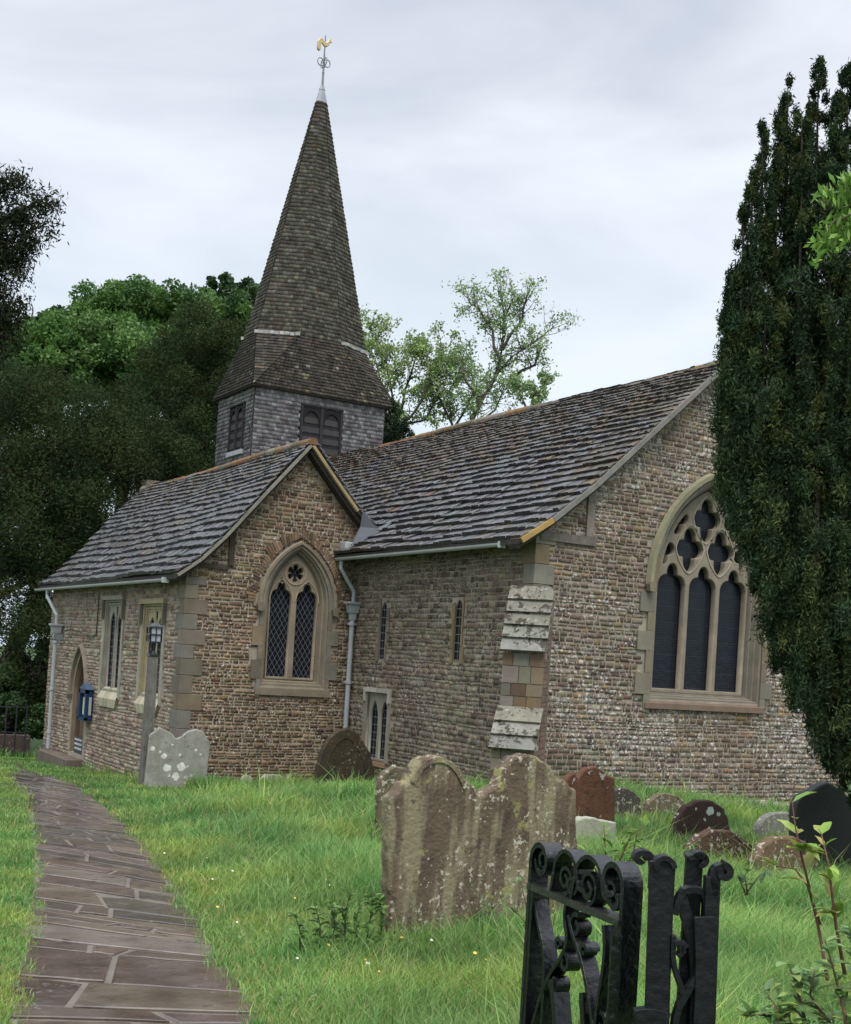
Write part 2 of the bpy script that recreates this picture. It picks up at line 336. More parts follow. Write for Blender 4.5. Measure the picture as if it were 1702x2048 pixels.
# chancel east wall
gable = [(XS, -1.6), (XN, -1.6), (XN, zt_main(XN) - .12)] + [(x, z - .10) for x, z in PMN[1:]] + [(x, z - .10) for x, z in reversed(PM[1:-1])] + [(XS, zt_main(XS) - .12)]
fE = FE(YE)
o = plate('east_wall', gable, [arch(EW['cx'], EW['a'], EW['zs'], EW['h'], EW['zb'])], fE, -.7, 0, MORT, 'mortar', church)
tag(o, 'lichen spotted rubble gable wall with the large traceried window')
stones('wall_stones', fE, XS + .02, XN, -1.4, lambda x: zt_main(min(max(x, 12), 20.4)) - .14, lambda x, z: ia(EW, x, z, .12) , PAL_E, 'rubble_east', o)
# chancel south wall
fS = FS(XS)
LAN = [(-20.37, .125, 2.66, .24, 1.74), (-23.33, .13, 2.62, .26, 1.70)]
LOW = (-23.83, -22.9, -.42, 1.0)
def holeS(u, v):
    for c, a, zs, h, zb in LAN:
        if in_arch(u, v, c, a + .05, zs, h + .05, zb - .04): return True
    return LOW[0] - .05 < u < LOW[1] + .05 and LOW[2] - .05 < v < LOW[3] + .1
outer = [(-YC + .02, -1.6), (-YE - .702, -1.6), (-YE - .702, 4.1), (-YC + .02, 4.1)]
outer = [(-YC, -1.6), (-YE - .70, -1.6), (-YE - .70, 4.1), (-YC, 4.1)]
o = plate('south_wall', outer, [arch(c, a, zs, h, zb, 6) for c, a, zs, h, zb in LAN] + [[(LOW[0], LOW[2]), (LOW[1], LOW[2]), (LOW[1], LOW[3]), (LOW[0], LOW[3])]], fS, -.7, 0, MORT, 'mortar', church)
mb = MB(); mb.box(XS, XS + .7, YE + .002, YE + .70, -1.6, 4.1, MORT)
stones('wall_stones', fS, -YC, -YE - .02, -1.5, lambda x: 4.02, holeS, PAL_S, 'rubble_south', o, .08, .125, 2)
# chapel east wall
fC = FE(YC)
gab = [(XC, -2.2), (XS + .7, -2.2), (XS + .7, zt_chap(13) - .1), (12.35, 4.76), (11.75, 5.40), (11.15, 6.07)] + [(x, z - .10) for x, z in reversed(PCL[1:-1])] + [(XC, zt_chap(XC) - .12)]
o = plate('chapel_east_wall', gab, [arch(CW['cx'], CW['a'], CW['zs'], CW['h'], CW['zb'])], fC, -.6, 0, MORT, 'mortar', church)
tag(o, 'brown rubble gable wall with the two light window')
def holeC(x, z): return ia(CW, x, z, .10)
stones('wall_stones', fC, XC + .02, XS - .01, -2.0, lambda x: zt_chap(x) - .14, holeC, PAL_C, 'rubble_chapel', o, .07, .135, 4)
# radiating arch stones above the chapel window
mb = MB(); W = CW; n = 30
A1 = arch(W['cx'], W['a'] + .22, W['zs'], W['h'] + .22, n=n // 2); A2 = arch(W['cx'], W['a'] + .50, W['zs'], W['h'] + .55, n=n // 2)
for i in range(n):
    p, q, r, s = A1[i], A1[i + 1], A2[i + 1], A2[i]
    lerp = lambda P, Q, t: (P[0] + (Q[0] - P[0]) * t, P[1] + (Q[1] - P[1]) * t)
    e = .5 + random.uniform(-.1, .35)
    for k, t0 in enumerate((0, .5)):
        a, b = lerp(p, q, t0 + .04), lerp(p, q, t0 + .46); c, d = lerp(lerp(s, r, t0 + .46), b, 1 - e), lerp(lerp(s, r, t0 + .04), a, 1 - e)
        mb.prism(fC, [a, b, c, d], .001, random.uniform(.036, .046), jit(random.choice(PAL_C), .2))
mb.build('arch_stones', 'rubble_chapel', o)
# chapel south wall
fSC = FS(XC)
CWIN = [(-27.42, -26.02, .62, 2.58), (-30.38, -28.95, .60, 2.70)]
DOOR = dict(cx=-32.25, a=.62, zs=.35, h=1.12, zb=-1.14)
def holeSC(u, v):
    if any(a - .12 < u < b + .12 and c - .2 < v < d + .12 for a, b, c, d in CWIN): return True
    return in_arch(u, v, DOOR['cx'], DOOR['a'] + .1, DOOR['zs'], DOOR['h'] + .1, DOOR['zb'] - .1)
o = plate('chapel_south_wall', [(-YW, -2.4), (-YC - .6, -2.4), (-YC - .6, 3.3), (-YW, 3.3)],
          [[(a, c), (b, c), (b, d), (a, d)] for a, b, c, d in CWIN] + [arch(DOOR['cx'], DOOR['a'], DOOR['zs'], DOOR['h'], DOOR['zb'], 8)], fSC, -.6, 0, MORT, 'mortar', church)
stones('wall_stones', fSC, -YW, -YC - .02, -2.2, lambda x: 3.3, holeSC, [(.23, .165, .12), (.28, .21, .15), (.33, .27, .20), (.20, .14, .10), (.30, .24, .19)], 'rubble_chapel', o, .08, .15, 1)
# unseen walls closing the building
mb = MB(); mb.box(XC + .61, XS, YW - .5, YW - .01, -2.4, 3.4, MORT); mb.prism(FE(YW - .01), [(XC + .3, 3.4), (13, 3.4), (11.15, 6.05)], 0, .45, MORT)
mb.box(XN - .7, XN, YE + .702, 40, -2.4, 4.1, MORT); mb.box(XS, XN, 40, 40.5, -2.4, 7, MORT); mb.box(XS, XS + .6, 36.2, 40, -2.4, 4.1, MORT)
mb.build('rear_wall', 'mortar', church)
# corner quoins
ASH = [(.19, .165, .12), (.17, .155, .12), (.21, .185, .14), (.16, .135, .10), (.19, .175, .145), (.21, .165, .105)]
def quoins(name, x, y, z0, z1, long=.42, short=.2):
    mb = MB(); z = z0; k = 0
    while z < z1:
        h = random.uniform(.24, .38); h = min(h, z1 - z); a, b = (long, short) if k % 2 else (short, long); c = jit(random.choice(ASH), .12)
        mb.box(x - .028, x + a * random.uniform(.85, 1.1), y - .032, y + b, z + .006, z + h - .003, c); z += h; k += 1
    return mb.build(name, 'ashlar', church, bevel=.006)
quoins('quoin', XC, YC, -2.0, 3.12, .46, .26); quoins('quoin', XS, YE, 2.2, 4.1, .40, .3)
# timber posts and beams let into both gables
mb = MB(); mb.box(9.56, 9.68, YC - .05, YC, 3.42, 4.22, (.06, .045, .035)); mb.box(8.80, 9.56, YC - .048, YC, 3.33, 3.42, (.075, .055, .04)); mb.build('gable_timber', 'beam', church)
mb = MB(); mb.box(13.52, 13.68, YE - .052, YE, 4.05, 4.95, (.19, .165, .135)); mb.box(12.55, 13.75, YE - .05, YE, 3.90, 4.05, (.15, .13, .11)); mb.build('gable_timber', 'beam', church)
# ---- windows
def surround(parent, fr, W, ext, seg, wf, name='surround', pal=ASH, bigjamb=.2):
    mb = MB(); A = arch(W['cx'], W['a'], W['zs'], W['h'], n=seg); B = arch(W['cx'], W['a'] + ext, W['zs'], W['h'] + ext, n=seg)
    i = 0
    while i < len(A) - 1:
        k = min(i + 3, len(A) - 1); mb.prism(fr, A[i:k + 1] + list(reversed(B[i:k + 1])), .002, wf + random.uniform(0, .004), jit(random.choice(pal), .12)); i = k
    for sg in (1, -1):
        z = W['zb'] - .25; k = 0
        while z < W['zs']:
            h = min(random.uniform(.28, .42), W['zs'] - z); e = ext + (bigjamb if k % 2 else 0) * random.uniform(.7, 1.1)
            x0, x1 = W['cx'] + sg * W['a'], W['cx'] + sg * (W['a'] + e)
            mb.prism(fr, [(min(x0, x1), z + .004), (max(x0, x1), z + .004), (max(x0, x1), z + h), (min(x0, x1), z + h)], .002, wf + random.uniform(0, .004), jit(random.choice(pal), .12)); z += h; k += 1
    return mb.build(name, 'ashlar', parent, bevel=.004)
def splay(parent, fr, W, a2, zb2, zs2, h2, w0, w1, col, name='reveal', steps=3):
    """moulded reveal: stepped rings from the wall-face opening down to the tracery plane"""
    mb = MB()
    for k in range(steps):
        t0, t1 = k / steps, (k + 1) / steps; L = lambda p, q, t: p + (q - p) * t
        fa = lambda t: arch(W['cx'], L(W['a'], a2, t), L(W['zs'], zs2, t), L(W['h'], h2, t), L(W['zb'], zb2, t), 14)
        wa, wb = L(w1, w0, t0) - .004, L(w1, w0, t1)
        tm = t0 + (t1 - t0) * .62
        P, Q, S = fa(t0), fa(tm), fa(t1); n = len(P)
        vs = [fr(u, v, wa) for u, v in P] + [fr(u, v, wa - .0) for u, v in Q] + [fr(u, v, wb) for u, v in S]
        # keep the reveal slightly inside the structural opening
        fs = []
        for r in range(2):
            for i in range(n): j = (i + 1) % n; fs.append((r * n + i, r * n + j, (r + 1) * n + j, (r + 1) * n + i))
        mb.add(vs, fs, jit(col, .06))
    return mb.build(name, 'ashlar', parent, fix=False)
def ring(parent, fr, W, d0, d1, w0, w1, col, name='hood_mould', drop=.0, mat='ashlar'):
    A = arch(W['cx'], W['a'] + d0, W['zs'] - drop, W['h'] + d0 + drop * .0, n=18); B = arch(W['cx'], W['a'] + d1, W['zs'] - drop, W['h'] + d1, n=18)
    mb = MB(); n = len(A)
    vs = []
    for (u, v), (x, y) in zip(A, B): vs += [fr(u, v, w0), fr(u + (x - u) * .15, v + (y - v) * .15, w1), fr(u + (x - u) * .75, v + (y - v) * .75, w1 + .01), fr(x, y, w0)]
    fs = [(i * 4 + k, i * 4 + k + 1, i * 4 + k + 5, i * 4 + k + 4) for i in range(n - 1) for k in range(3)] + [(0, 1, 2, 3), (n * 4 - 1, n * 4 - 2, n * 4 - 3, n * 4 - 4)]
    mb.add(vs, fs, col)
    for sg in (1, -1): # label stops
        x = W['cx'] + sg * (W['a'] + (d0 + d1) / 2); z = W['zs'] - drop
        mb.prism(fr, [(x - .075, z - .02), (x - .05, z - .15), (x + .05, z - .16), (x + .08, z - .03), (x + .05, z + .03), (x - .06, z + .02)], w0, w1 + .04, jit((.17, .14, .10), .1))
    return mb.build(name, mat, parent)
# east window
def quat(cx, cz, s=1): 
    return lambda x, z: ((x - cx - .155 * s) ** 2 + (z - cz) ** 2 < (.135 * s) ** 2 or (x - cx + .155 * s) ** 2 + (z - cz) ** 2 < (.135 * s) ** 2 or
        ((x - cx) / (.125 * s)) ** 2 + ((z - cz - .17 * s) / (.17 * s)) ** 2 < 1 or ((x - cx) / (.125 * s)) ** 2 + ((z - cz + .19 * s) / (.19 * s)) ** 2 < 1 or abs(x - cx) + abs(z - cz) < .14 * s)
W2 = dict(cx=EW['cx'], a=1.13, zs=3.42, h=1.80, zb=1.44)
cx = W2['cx']; holes = []; fin = lambda x, z, d=.05: in_arch(x, z, cx, W2['a'] - d, W2['zs'], W2['h'] - d, 1)
for k in (-1, 0, 1):
    c = cx + k * .765
    def head(x, z, c=c):
        if z < 3.38: return abs(x - c) < .328
        x_ = abs(x - c)
        return ((x_ - .135) ** 2 + (z - 3.385) ** 2 < .188 ** 2) or (x_ / .125) ** 2 + ((z - 3.62) / .17) ** 2 < 1 or (x_ < .07 and z < 3.6)
    P = [(x, z) for x, z in polar(head, c, 3.36, 64, 1) if z >= 3.36]
    P.sort(key=lambda p: math.atan2(p[1] - 3.36, p[0] - c))
    holes.append([(c + .328, 1.47)] + P + [(c - .328, 1.47)])
for c, z0 in ((cx - .383, 4.10), (cx + .383, 4.10), (cx, 4.69)): holes.append(polar(quat(c, z0, 1.13), c, z0, 48, .6))
for sg in (-1, 1):
    q = quat(cx + sg * .70, 4.66, .85); holes.append(polar(lambda x, z: q(x, z) and fin(x, z, .09), cx + sg * .60, 4.56, 32, .5))
    q2 = quat(cx + sg * .98, 4.06, .8); holes.append(polar(lambda x, z: q2(x, z) and fin(x, z, .09), cx + sg * .90, 4.03, 32, .5))
ewin = plate('east_window', arch(cx, W2['a'] + .03, W2['zs'], W2['h'] + .03, W2['zb'] - .06), [], fE, -.40, -.37, (.02, .025, .035), 'glass_mesh', church)
tag(ewin, 'large three light traceried window with dark guarded glass')
plate('tracery', arch(cx, W2['a'] + .02, W2['zs'], W2['h'] + .02, W2['zb'] - .05), holes, fE, -.365, -.22, (.24, .205, .15), 'ashlar', ewin, .022)
# raised fillets of the reticulated bars
mb = MB()
def ogee(c, z0, s=1):
    pts = []
    for i in range(33):
        t = i / 32 * 2 * math.pi; z = math.cos(t); x = math.sin(t) * abs(math.sin(t)) ** .35
        pts.append((c + .345 * s * x, z0 + .46 * s * z * (abs(z) ** .5)))
    return pts
for c, z0 in ((cx - .383, 4.10), (cx + .383, 4.10), (cx, 4.69)): mb.ribbon(fE, ogee(c, z0), .022, -.222, -.205, (.34, .30, .23))
mb.build('tracery_rib', 'ashlar', ewin)
splay(ewin, fE, dict(EW, a=EW['a'] - .004, h=EW['h'] - .004, zb=EW['zb'] + .004), W2['a'], W2['zb'], W2['zs'], W2['h'], -.37, .0, (.225, .20, .155), steps=4)
surround(ewin, fE, EW, .14, 10, .04)
ring(ewin, fE, EW, .10, .24, .03, .12, (.26, .24, .15), drop=.02)
mb = MB(); mb.add([(15.05, YE - .07, 1.1), (18.0, YE - .07, 1.1), (18.0, YE - .06, 1.2), (15.05, YE - .06, 1.2), (15.17, YE + .36, 1.475), (17.87, YE + .36, 1.475), (18.0, YE + .02, 1.1), (15.05, YE + .02, 1.1)],
    [(0, 1, 2, 3), (3, 2, 5, 4), (0, 3, 7), (1, 6, 2), (0, 7, 6, 1)], (.155, .105, .075)); mb.build('sill', 'ashlar', ewin, fix=False)
# chapel east window
V2 = dict(cx=CW['cx'], a=.555, zs=2.75, h=1.02, zb=1.17); cx = V2['cx']; holes = []
for k in (-1, 1):
    c = cx + k * .30
    def head(x, z, c=c):
        if z < 2.88: return abs(x - c) < .228
        x_ = abs(x - c)
        return ((x_ - .085) ** 2 + (z - 2.885) ** 2 < .14 ** 2) or (x_ / .092) ** 2 + ((z - 3.06) / .125) ** 2 < 1 or (x_ < .05 and z < 3.05)
    P = [(x, z) for x, z in polar(head, c, 2.87, 56, 1) if z >= 2.87]; P.sort(key=lambda p: math.atan2(p[1] - 2.87, p[0] - c))
    holes.append([(c + .228, 1.18)] + P + [(c - .228, 1.18)])
def sexf(x, z):
    z0 = 3.40
    if (x - cx) ** 2 + (z - z0) ** 2 < .07 ** 2: return True
    return any((x - cx - .12 * math.cos(a)) ** 2 + (z - z0 - .12 * math.sin(a)) ** 2 < .066 ** 2 for a in [math.pi / 6 + k * math.pi / 3 for k in range(6)])
holes.append(polar(sexf, cx, 3.40, 60, .5))
for sg in (-1, 1): holes.append([(cx + sg * .30, 3.18), (cx + sg * .36, 3.22), (cx + sg * .31, 3.29), (cx + sg * .27, 3.24)][::sg])
cwin = plate('chapel_window', arch(cx, V2['a'] + .03, V2['zs'], V2['h'] + .03, V2['zb'] - .05), [], fC, -.31, -.285, (.02, .025, .035), 'glass_diamond', church)
tag(cwin, 'two light window with a round sexfoil and diamond leaded glass')
plate('tracery', arch(cx, V2['a'] + .02, V2['zs'], V2['h'] + .02, V2['zb'] - .04), holes, fC, -.28, -.16, (.24, .195, .14), 'ashlar', cwin, .016)
mb = MB(); mb.ribbon(fC, [(cx + .235 * math.cos(a), 3.40 + .235 * math.sin(a)) for a in np.linspace(0, 2 * math.pi, 33)], .03, -.162, -.145, (.33, .26, .18))
for k in (-1, 1): mb.ribbon(fC, [(p[0], p[1]) for p in arch(cx + k * .30, .27, 2.80, .46, n=10)], .025, -.162, -.147, (.32, .26, .18))
mb.build('tracery_rib', 'ashlar', cwin)
splay(cwin, fC, dict(CW, a=CW['a'] - .004, h=CW['h'] - .004, zb=CW['zb'] + .004), V2['a'], V2['zb'], V2['zs'], V2['h'], -.28, 0, (.225, .19, .14), steps=3)
surround(cwin, fC, CW, .10, 9, .04, bigjamb=.17)
ring(cwin, fC, CW, .08, .17, .03, .09, (.26, .21, .15), drop=.02)
mb = MB(); mb.add([(10.32, YC - .06, .80), (12.04, YC - .06, .80), (12.04, YC - .05, .95), (10.32, YC - .05, .95), (10.44, YC + .27, 1.19), (11.90, YC + .27, 1.19), (12.04, YC + .02, .8), (10.32, YC + .02, .8)],
    [(0, 1, 2, 3), (3, 2, 5, 4), (0, 3, 7), (1, 6, 2), (0, 7, 6, 1)], (.19, .155, .11)); mb.build('sill', 'ashlar', cwin, fix=False)
# chancel lancets and low side window
for i, (c, a, zs, h, zb) in enumerate(LAN):
    p = plate('lancet_window', arch(c, a + .03, zs, h + .03, zb - .03, 6), [], fS, -.03, -.015, (.02, .025, .03), 'glass_grid', church)
    mb = MB(); P = arch(c, a - .004, zs, h - .004, zb + .004, 6); Q = arch(c, a - .008, zs, h - .008, zb + .01, 6); n = len(P)
    mb.add([fS(u, v, .012) for u, v in P] + [fS(u, v, -.013) for u, v in Q], [(k, (k + 1) % n, n + (k + 1) % n, n + k) for k in range(n)], (.2, .16, .09) if i == 0 else (.18, .16, .13)); mb.build('reveal', 'ashlar', p, fix=False)
    for sg in (-1, 1):
        mb = MB(); z = zb - .05
        while z < zs + .1:
            h2 = random.uniform(.25, .36); x0 = c + sg * a; x1 = c + sg * (a + random.uniform(.05, .13)); mb.prism(fS, [(min(x0, x1), z), (max(x0, x1), z), (max(x0, x1), z + h2 - .01), (min(x0, x1), z + h2 - .01)], .001, .026, jit((.21, .16, .09) if i == 0 else (.18, .15, .115), .12)); z += h2
        mb.build('surround', 'ashlar', p)
p = plate('low_side_window', [(LOW[0], LOW[2]), (LOW[1], LOW[2]), (LOW[1], LOW[3]), (LOW[0], LOW[3])], [], fS, -.13, -.11, (.02, .025, .03), 'glass_grid', church)
tag(p, 'low two light window under a flat pale stone label')
m0 = (LOW[0] + LOW[1]) / 2; hs = []
for k in (-1, 1): hs.append(arch(m0 + k * .22, .16, .45, .38, LOW[2] + .06, 6))
plate('tracery', [(LOW[0], LOW[2]), (LOW[1], LOW[2]), (LOW[1], LOW[3] - .01), (LOW[0], LOW[3] - .01)], hs, fS, -.10, -.04, (.30, .28, .23), 'ashlar', p, .012)
mb = MB(); g = (.42, .39, .34)
mb.prism(fS, [(LOW[0] - .1, LOW[3]), (LOW[1] + .1, LOW[3]), (LOW[1] + .1, LOW[3] + .09), (LOW[0] - .1, LOW[3] + .09)], .0, .07, g)
for x in (LOW[0] - .1, LOW[1] + .02): mb.prism(fS, [(x, LOW[3] - .2), (x + .08, LOW[3] - .2), (x + .08, LOW[3]), (x, LOW[3])], .0, .068, g)
for x in (LOW[0] - .12, LOW[1]): mb.prism(fS, [(x, LOW[2]), (x + .12, LOW[2]), (x + .12, LOW[3] - .2), (x, LOW[3] - .2)], .0, .035, (.28, .25, .2))
mb.prism(fS, [(LOW[0] - .05, LOW[2] - .1), (LOW[1] + .05, LOW[2] - .1), (LOW[1] + .05, LOW[2]), (LOW[0] - .05, LOW[2])], -.2, .05, (.36, .22, .12))
mb.build('label_mould', 'ashlar', p)
# chapel south windows and door
for i, (a, b, c, d) in enumerate(CWIN):
    col = (.31, .28, .23) if i else (.38, .32, .19)
    p = plate('square_window', [(a, c), (b, c), (b, d), (a, d)], [], fSC, -.13, -.115, (.02, .02, .03), 'glass_grid', church)
    tag(p, 'tall square headed window of grey weathered stone' if i else 'tall square headed window of fresh yellow stone')
    m = (a + b) / 2; hs = []
    for k in (-1, 1): hs.append(arch(m + k * .3, .21, d - .62, .34, c + .05, 6))
    hs += [[(m - .08, d - .35), (m + .08, d - .35), (m + .06, d - .12), (m - .06, d - .12)]]
    plate('tracery', [(a, c), (b, c), (b, d - .003), (a, d - .003)], hs, fSC, -.105, -.06, col, 'ashlar', p, .012)
    mb = MB()
    for k, (q, wq) in enumerate(((.0, .02), (.06, -.015), (.11, -.045))):
        for x0, x1 in ((a + q, a + q + .05), (b - q - .05, b - q)): mb.prism(fSC, [(x0, c), (x1, c), (x1, d - q), (x0, d - q)], -.11, wq, jit(col, .06))
        mb.prism(fSC, [(a + q, d - q - .05), (b - q, d - q - .05), (b - q, d - q - .002), (a + q, d - q - .002)], -.11, wq - .002, jit(col, .06))
    mb.prism(fSC, [(m - .04, c), (m + .04, c), (m + .04, d - .3), (m - .04, d - .3)], -.10, -.04, col)
    mb.prism(fSC, [(a - .12, d), (b + .12, d), (b + .12, d + .1), (a - .12, d + .1)], 0, .1, jit(col, .1)); 
    for x in (a - .12, b + .04): mb.prism(fSC, [(x, d - .45), (x + .08, d - .45), (x + .08, d), (x, d)], 0, .09, jit((.2, .17, .13), .1))
    for x0, x1 in ((a - .13, a), (b, b + .13)): mb.prism(fSC, [(x0, c - .2), (x1, c - .2), (x1, d - .45), (x0, d - .45)], 0, .033, jit((.36, .34, .28), .1))
    mb.build('moulding', 'ashlar', p)
    mb = MB(); mb.add([fSC(a + .1, c - .42, .05), fSC(b - .1, c - .42, .05), fSC(b + .08, c - .22, .08), fSC(a - .05, c - .22, .08), fSC(b, c + .04, -.05), fSC(a, c + .04, -.05), fSC(b - .1, c - .42, 0), fSC(b + .08, c - .2, 0)], [(0, 1, 2, 3), (3, 2, 4, 5), (1, 6, 7, 2)], (.50, .45, .32)); mb.build('sill', 'ashlar', p, fix=False)
D = DOOR
p = plate('south_door', arch(D['cx'], D['a'], D['zs'], D['h'], D['zb'], 8), [], fSC, -.42, -.38, (.09, .065, .045), 'wood', church)
tag(p, 'dark timber door in a deep pointed arch')
for q, wq, cc in ((.0, .0, (.24, .18, .12)), (.07, -.1, (.13, .09, .065)), (.14, -.2, (.22, .17, .12))):
    A = arch(D['cx'], D['a'] - q, D['zs'], D['h'] - q, D['zb'], 8); B = arch(D['cx'], D['a'] - q - .055, D['zs'], D['h'] - q - .055, D['zb'], 8); mb = MB(); n = len(A)
    mb.add([fSC(u, v, wq) for u, v in A] + [fSC(u, v, wq) for u, v in B] + [fSC(u, v, wq - .1) for u, v in B], [(r * n + i, r * n + i + 1, (r + 1) * n + i + 1, (r + 1) * n + i) for r in range(2) for i in range(n - 1)], cc)
    mb.build('arch_order', 'ashlar', p, fix=False)
ring(p, fSC, D, .06, .16, .0, .09, (.25, .2, .15))
mb = MB(); mb.box(XC - .42, XC + .3, 31.5, 34.4, -2, -1.24, (.14, .11, .085)); 
doorstep = mb.build('door_step', 'ashlar', church, bevel=.02)

# diagonal buttress
d_ = Vector((-1, -1, 0)).normalized(); t_ = Vector((1, -1, 0)).normalized(); B0 = Vector((XS + .12, YE + .12, 0))
def bp(a, l, z): p = B0 + d_ * a + t_ * l; return (p.x, p.y, z)
bt = MB(); hw = .34
S1 = (2.95, .28, 2.05, .72); S2 = (1.05, .78, .42, 1.22)
sect = [(0, -1.6), (1.18, -1.6), (1.18, .34), (.74, 1.02), (.70, 1.02), (.70, 1.90), (.24, 3.05), (0, 3.05)]
n = len(sect); vs = [bp(a, -hw, z) for a, z in sect] + [bp(a, hw, z) for a, z in sect]
bt.add(vs, [tuple(range(n)), tuple(reversed(range(n, 2 * n)))] + [(i, n + i, n + (i + 1) % n, (i + 1) % n) for i in range(n)], (.19, .14, .11))
butt = bt.build('buttress', 'rubble_east', church); tag(butt, 'stepped diagonal buttress with pale lichened weathering slabs')
bs = MB()
def faceblocks(l0, l1, a, z0, z1):
    z = z0
    while z < z1 - .02:
        h = min(random.uniform(.2, .3), z1 - z); l = l0; 
        while l < l1 - .02:
            wd = min(random.uniform(.14, .3), l1 - l); wd = l1 - l if l1 - l - wd < .1 else wd
            P = [bp(a, l + .006, z + .006), bp(a, l + wd - .006, z + .006), bp(a - .1, l + wd - .006, z + .006), bp(a - .1, l + .006, z + .006)]
            Q = [(x, y, z + h - .006) for x, y, _ in P]; bs.hexa(P + Q, jit(random.choice(ASH if random.random() < .7 else PAL_C), .15)); l += wd
        z += h
faceblocks(-hw - .015, hw + .015, .73, 1.0, 1.93); faceblocks(-hw - .015, hw + .015, 1.21, -1.5, .33)
# side face courses
for (amax, z0, z1) in ((1.18, -1.5, .30), (.70, .36, 1.85), (.42, 1.9, 2.5)):
    z = z0
    while z < z1:
        h = random.uniform(.06, .13); a = .1
        while a < amax - .04:
            wd = min(random.uniform(.12, .3), amax - a); P = [bp(a + .005, hw + .018, z), bp(a + wd - .005, hw + .018, z), bp(a + wd - .005, hw - .03, z), bp(a + .005, hw - .03, z)]
            bs.hexa(P + [(x, y, z + h - .01) for x, y, _ in P], jit((.19, .13, .10), .2)); a += wd
        z += h
bs.build('facing_stones', 'ashlar', butt)
def weather(a0, z0, a1, z1, n):
    wsl = MB()
    for i in range(n):
        t0, t1 = i / n, (i + 1) / n; A0, Z0 = a0 + (a1 - a0) * t0, z0 + (z1 - z0) * t0; A1, Z1 = a0 + (a1 - a0) * t1 + .04, z0 + (z1 - z0) * t1 - .03
        l = hw + .045; o1, o2 = .025, .065; j = random.uniform(-.01, .01)
        P = [bp(A1, -l, Z1 - .0), bp(A1, l + j, Z1), bp(A0, l + j, Z0), bp(A0, -l, Z0)]
        nrm = Vector((z0 - z1, a1 - a0)).normalized()
        up = lambda p, k: (p[0] + d_.x * nrm.x * k, p[1] + d_.y * nrm.x * k, p[2] + nrm.y * k)
        wsl.hexa([P[0], P[1], P[2], P[3], up(P[0], o2), up(P[1], o2), up(P[2], o1), up(P[3], o1)], jit((.21, .205, .165), .16))
    wsl.build('weathering_slabs', 'ashlar_lich', butt)
weather(.22, 3.08, .76, 1.98, 5); weather(.74, 1.02, 1.24, .36, 3)

# ---- roofs
def roof(name, P, y0, y1, parent, ex0=.32, ex1=.11, wmean=.36, mossfn=None, base=(.082, .080, .084)):
    P = [Vector(p) for p in P]; Ls = [0]
    for a, b in zip(P, P[1:]): Ls.append(Ls[-1] + (b - a).length)
    tot = Ls[-1]
    def at(s):
        s = max(0, min(tot, s))
        for i in range(len(Ls) - 1):
            if s <= Ls[i + 1] + 1e-6: t = (s - Ls[i]) / (Ls[i + 1] - Ls[i]); break
        p = P[i].lerp(P[i + 1], t); tg = (P[i + 1] - P[i]).normalized(); nn = Vector((-tg.y, tg.x))
        if nn.y < 0: nn = -nn
        return p, nn
    mb = MB(); V = []; Fc = []; C = []; s = 0; row = 0
    while s < tot - .03:
        t = s / tot; ex = ex0 + (ex1 - ex0) * t; y = y0 - random.uniform(0, .15); wm = wmean * (1 - .45 * t)
        while y < y1:
            wd = wm * random.uniform(.55, 1.6); a, b = max(y, y0), min(y + wd, y1); y += wd
            if b - a < .04: continue
            dz = .03 * math.sin(a * .55 + s * .4) + .018 * math.sin(a * 1.7 + row * .3)
            j = [random.uniform(-.011, .011) for _ in range(6)]; thk = random.uniform(.055, .095) * (1 - .4 * t)
            pts = []
            for (yy, ss, off) in ((a + .006, s + j[0], 0), (b - .006, s + j[1], 0), (b - .006, s + ex + .05, -.03), (a + .006, s + ex + .05, -.03)):
                p, nn = at(ss); 
                if ss < 0: p = p + (P[0] - P[1]).normalized() * (-ss)
                q = p + nn * (off + .012 + dz + j[4] * .4); pts.append((q.x, yy, q.y))
            tp = []
            for (yy, ss, off) in ((a + .006, s + j[0] + .008, thk), (b - .006, s + j[1] + .008, thk), (b - .006, s + ex + .05, -.0), (a + .006, s + ex + .05, -.0)):
                p, nn = at(ss)
                if ss < 0: p = p + (P[0] - P[1]).normalized() * (-ss)
                q = p + nn * (off + .012 + dz + j[4] * .4 + (j[5] * .5 if yy < (a + b) / 2 else 0)); tp.append((q.x, yy, q.y))
            c = jit(base, .28); m = mossfn(t, a) if mossfn else 0
            if random.random() < m: c = jit(random.choice([(.075, .052, .026), (.058, .046, .024), (.09, .055, .024), (.05, .038, .028)]), .25)
            elif random.random() < .10: c = jit((.085, .065, .052), .2)
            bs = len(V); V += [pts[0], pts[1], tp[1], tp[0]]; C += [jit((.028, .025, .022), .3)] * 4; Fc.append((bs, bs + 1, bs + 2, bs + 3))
            bs = len(V); V += pts + tp; C += [c] * 8
            Fc += [(bs + a_, bs + b_, bs + c_, bs + d_) for a_, b_, c_, d_ in ((4, 5, 6, 7), (1, 2, 6, 5), (3, 0, 4, 7), (3, 2, 1, 0))]
        s += ex; row += 1
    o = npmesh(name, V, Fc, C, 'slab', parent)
    bm = bmesh.new(); bm.from_mesh(o.data); bmesh.ops.recalc_face_normals(bm, faces=bm.faces); bm.to_mesh(o.data); bm.free()
    n = len(P); mb = MB(); dn = .10
    top = [(p.x, p.y - .012) for p in P]; bot = [(p.x, p.y - dn) for p in P]
    poly = top + bot[::-1]; mb.prism(FE(y0 + .03), poly, -(y1 - y0 - .06), 0, (.04, .035, .03)); mb.build('roof_boarding', 'beam', o)
    return o
mossM = lambda t, y: max(0, min(.93, (t - .30) * 1.75 + .25 * math.sin(y * .8)))
mossC = lambda t, y: max(0, (t - .66) * 1.6)
rm = roof('chancel_roof', PM, 17.72, 39.9, church, mossfn=mossM); tag(rm, 'long slope of wet dark stone slabs with brown moss toward the ridge')
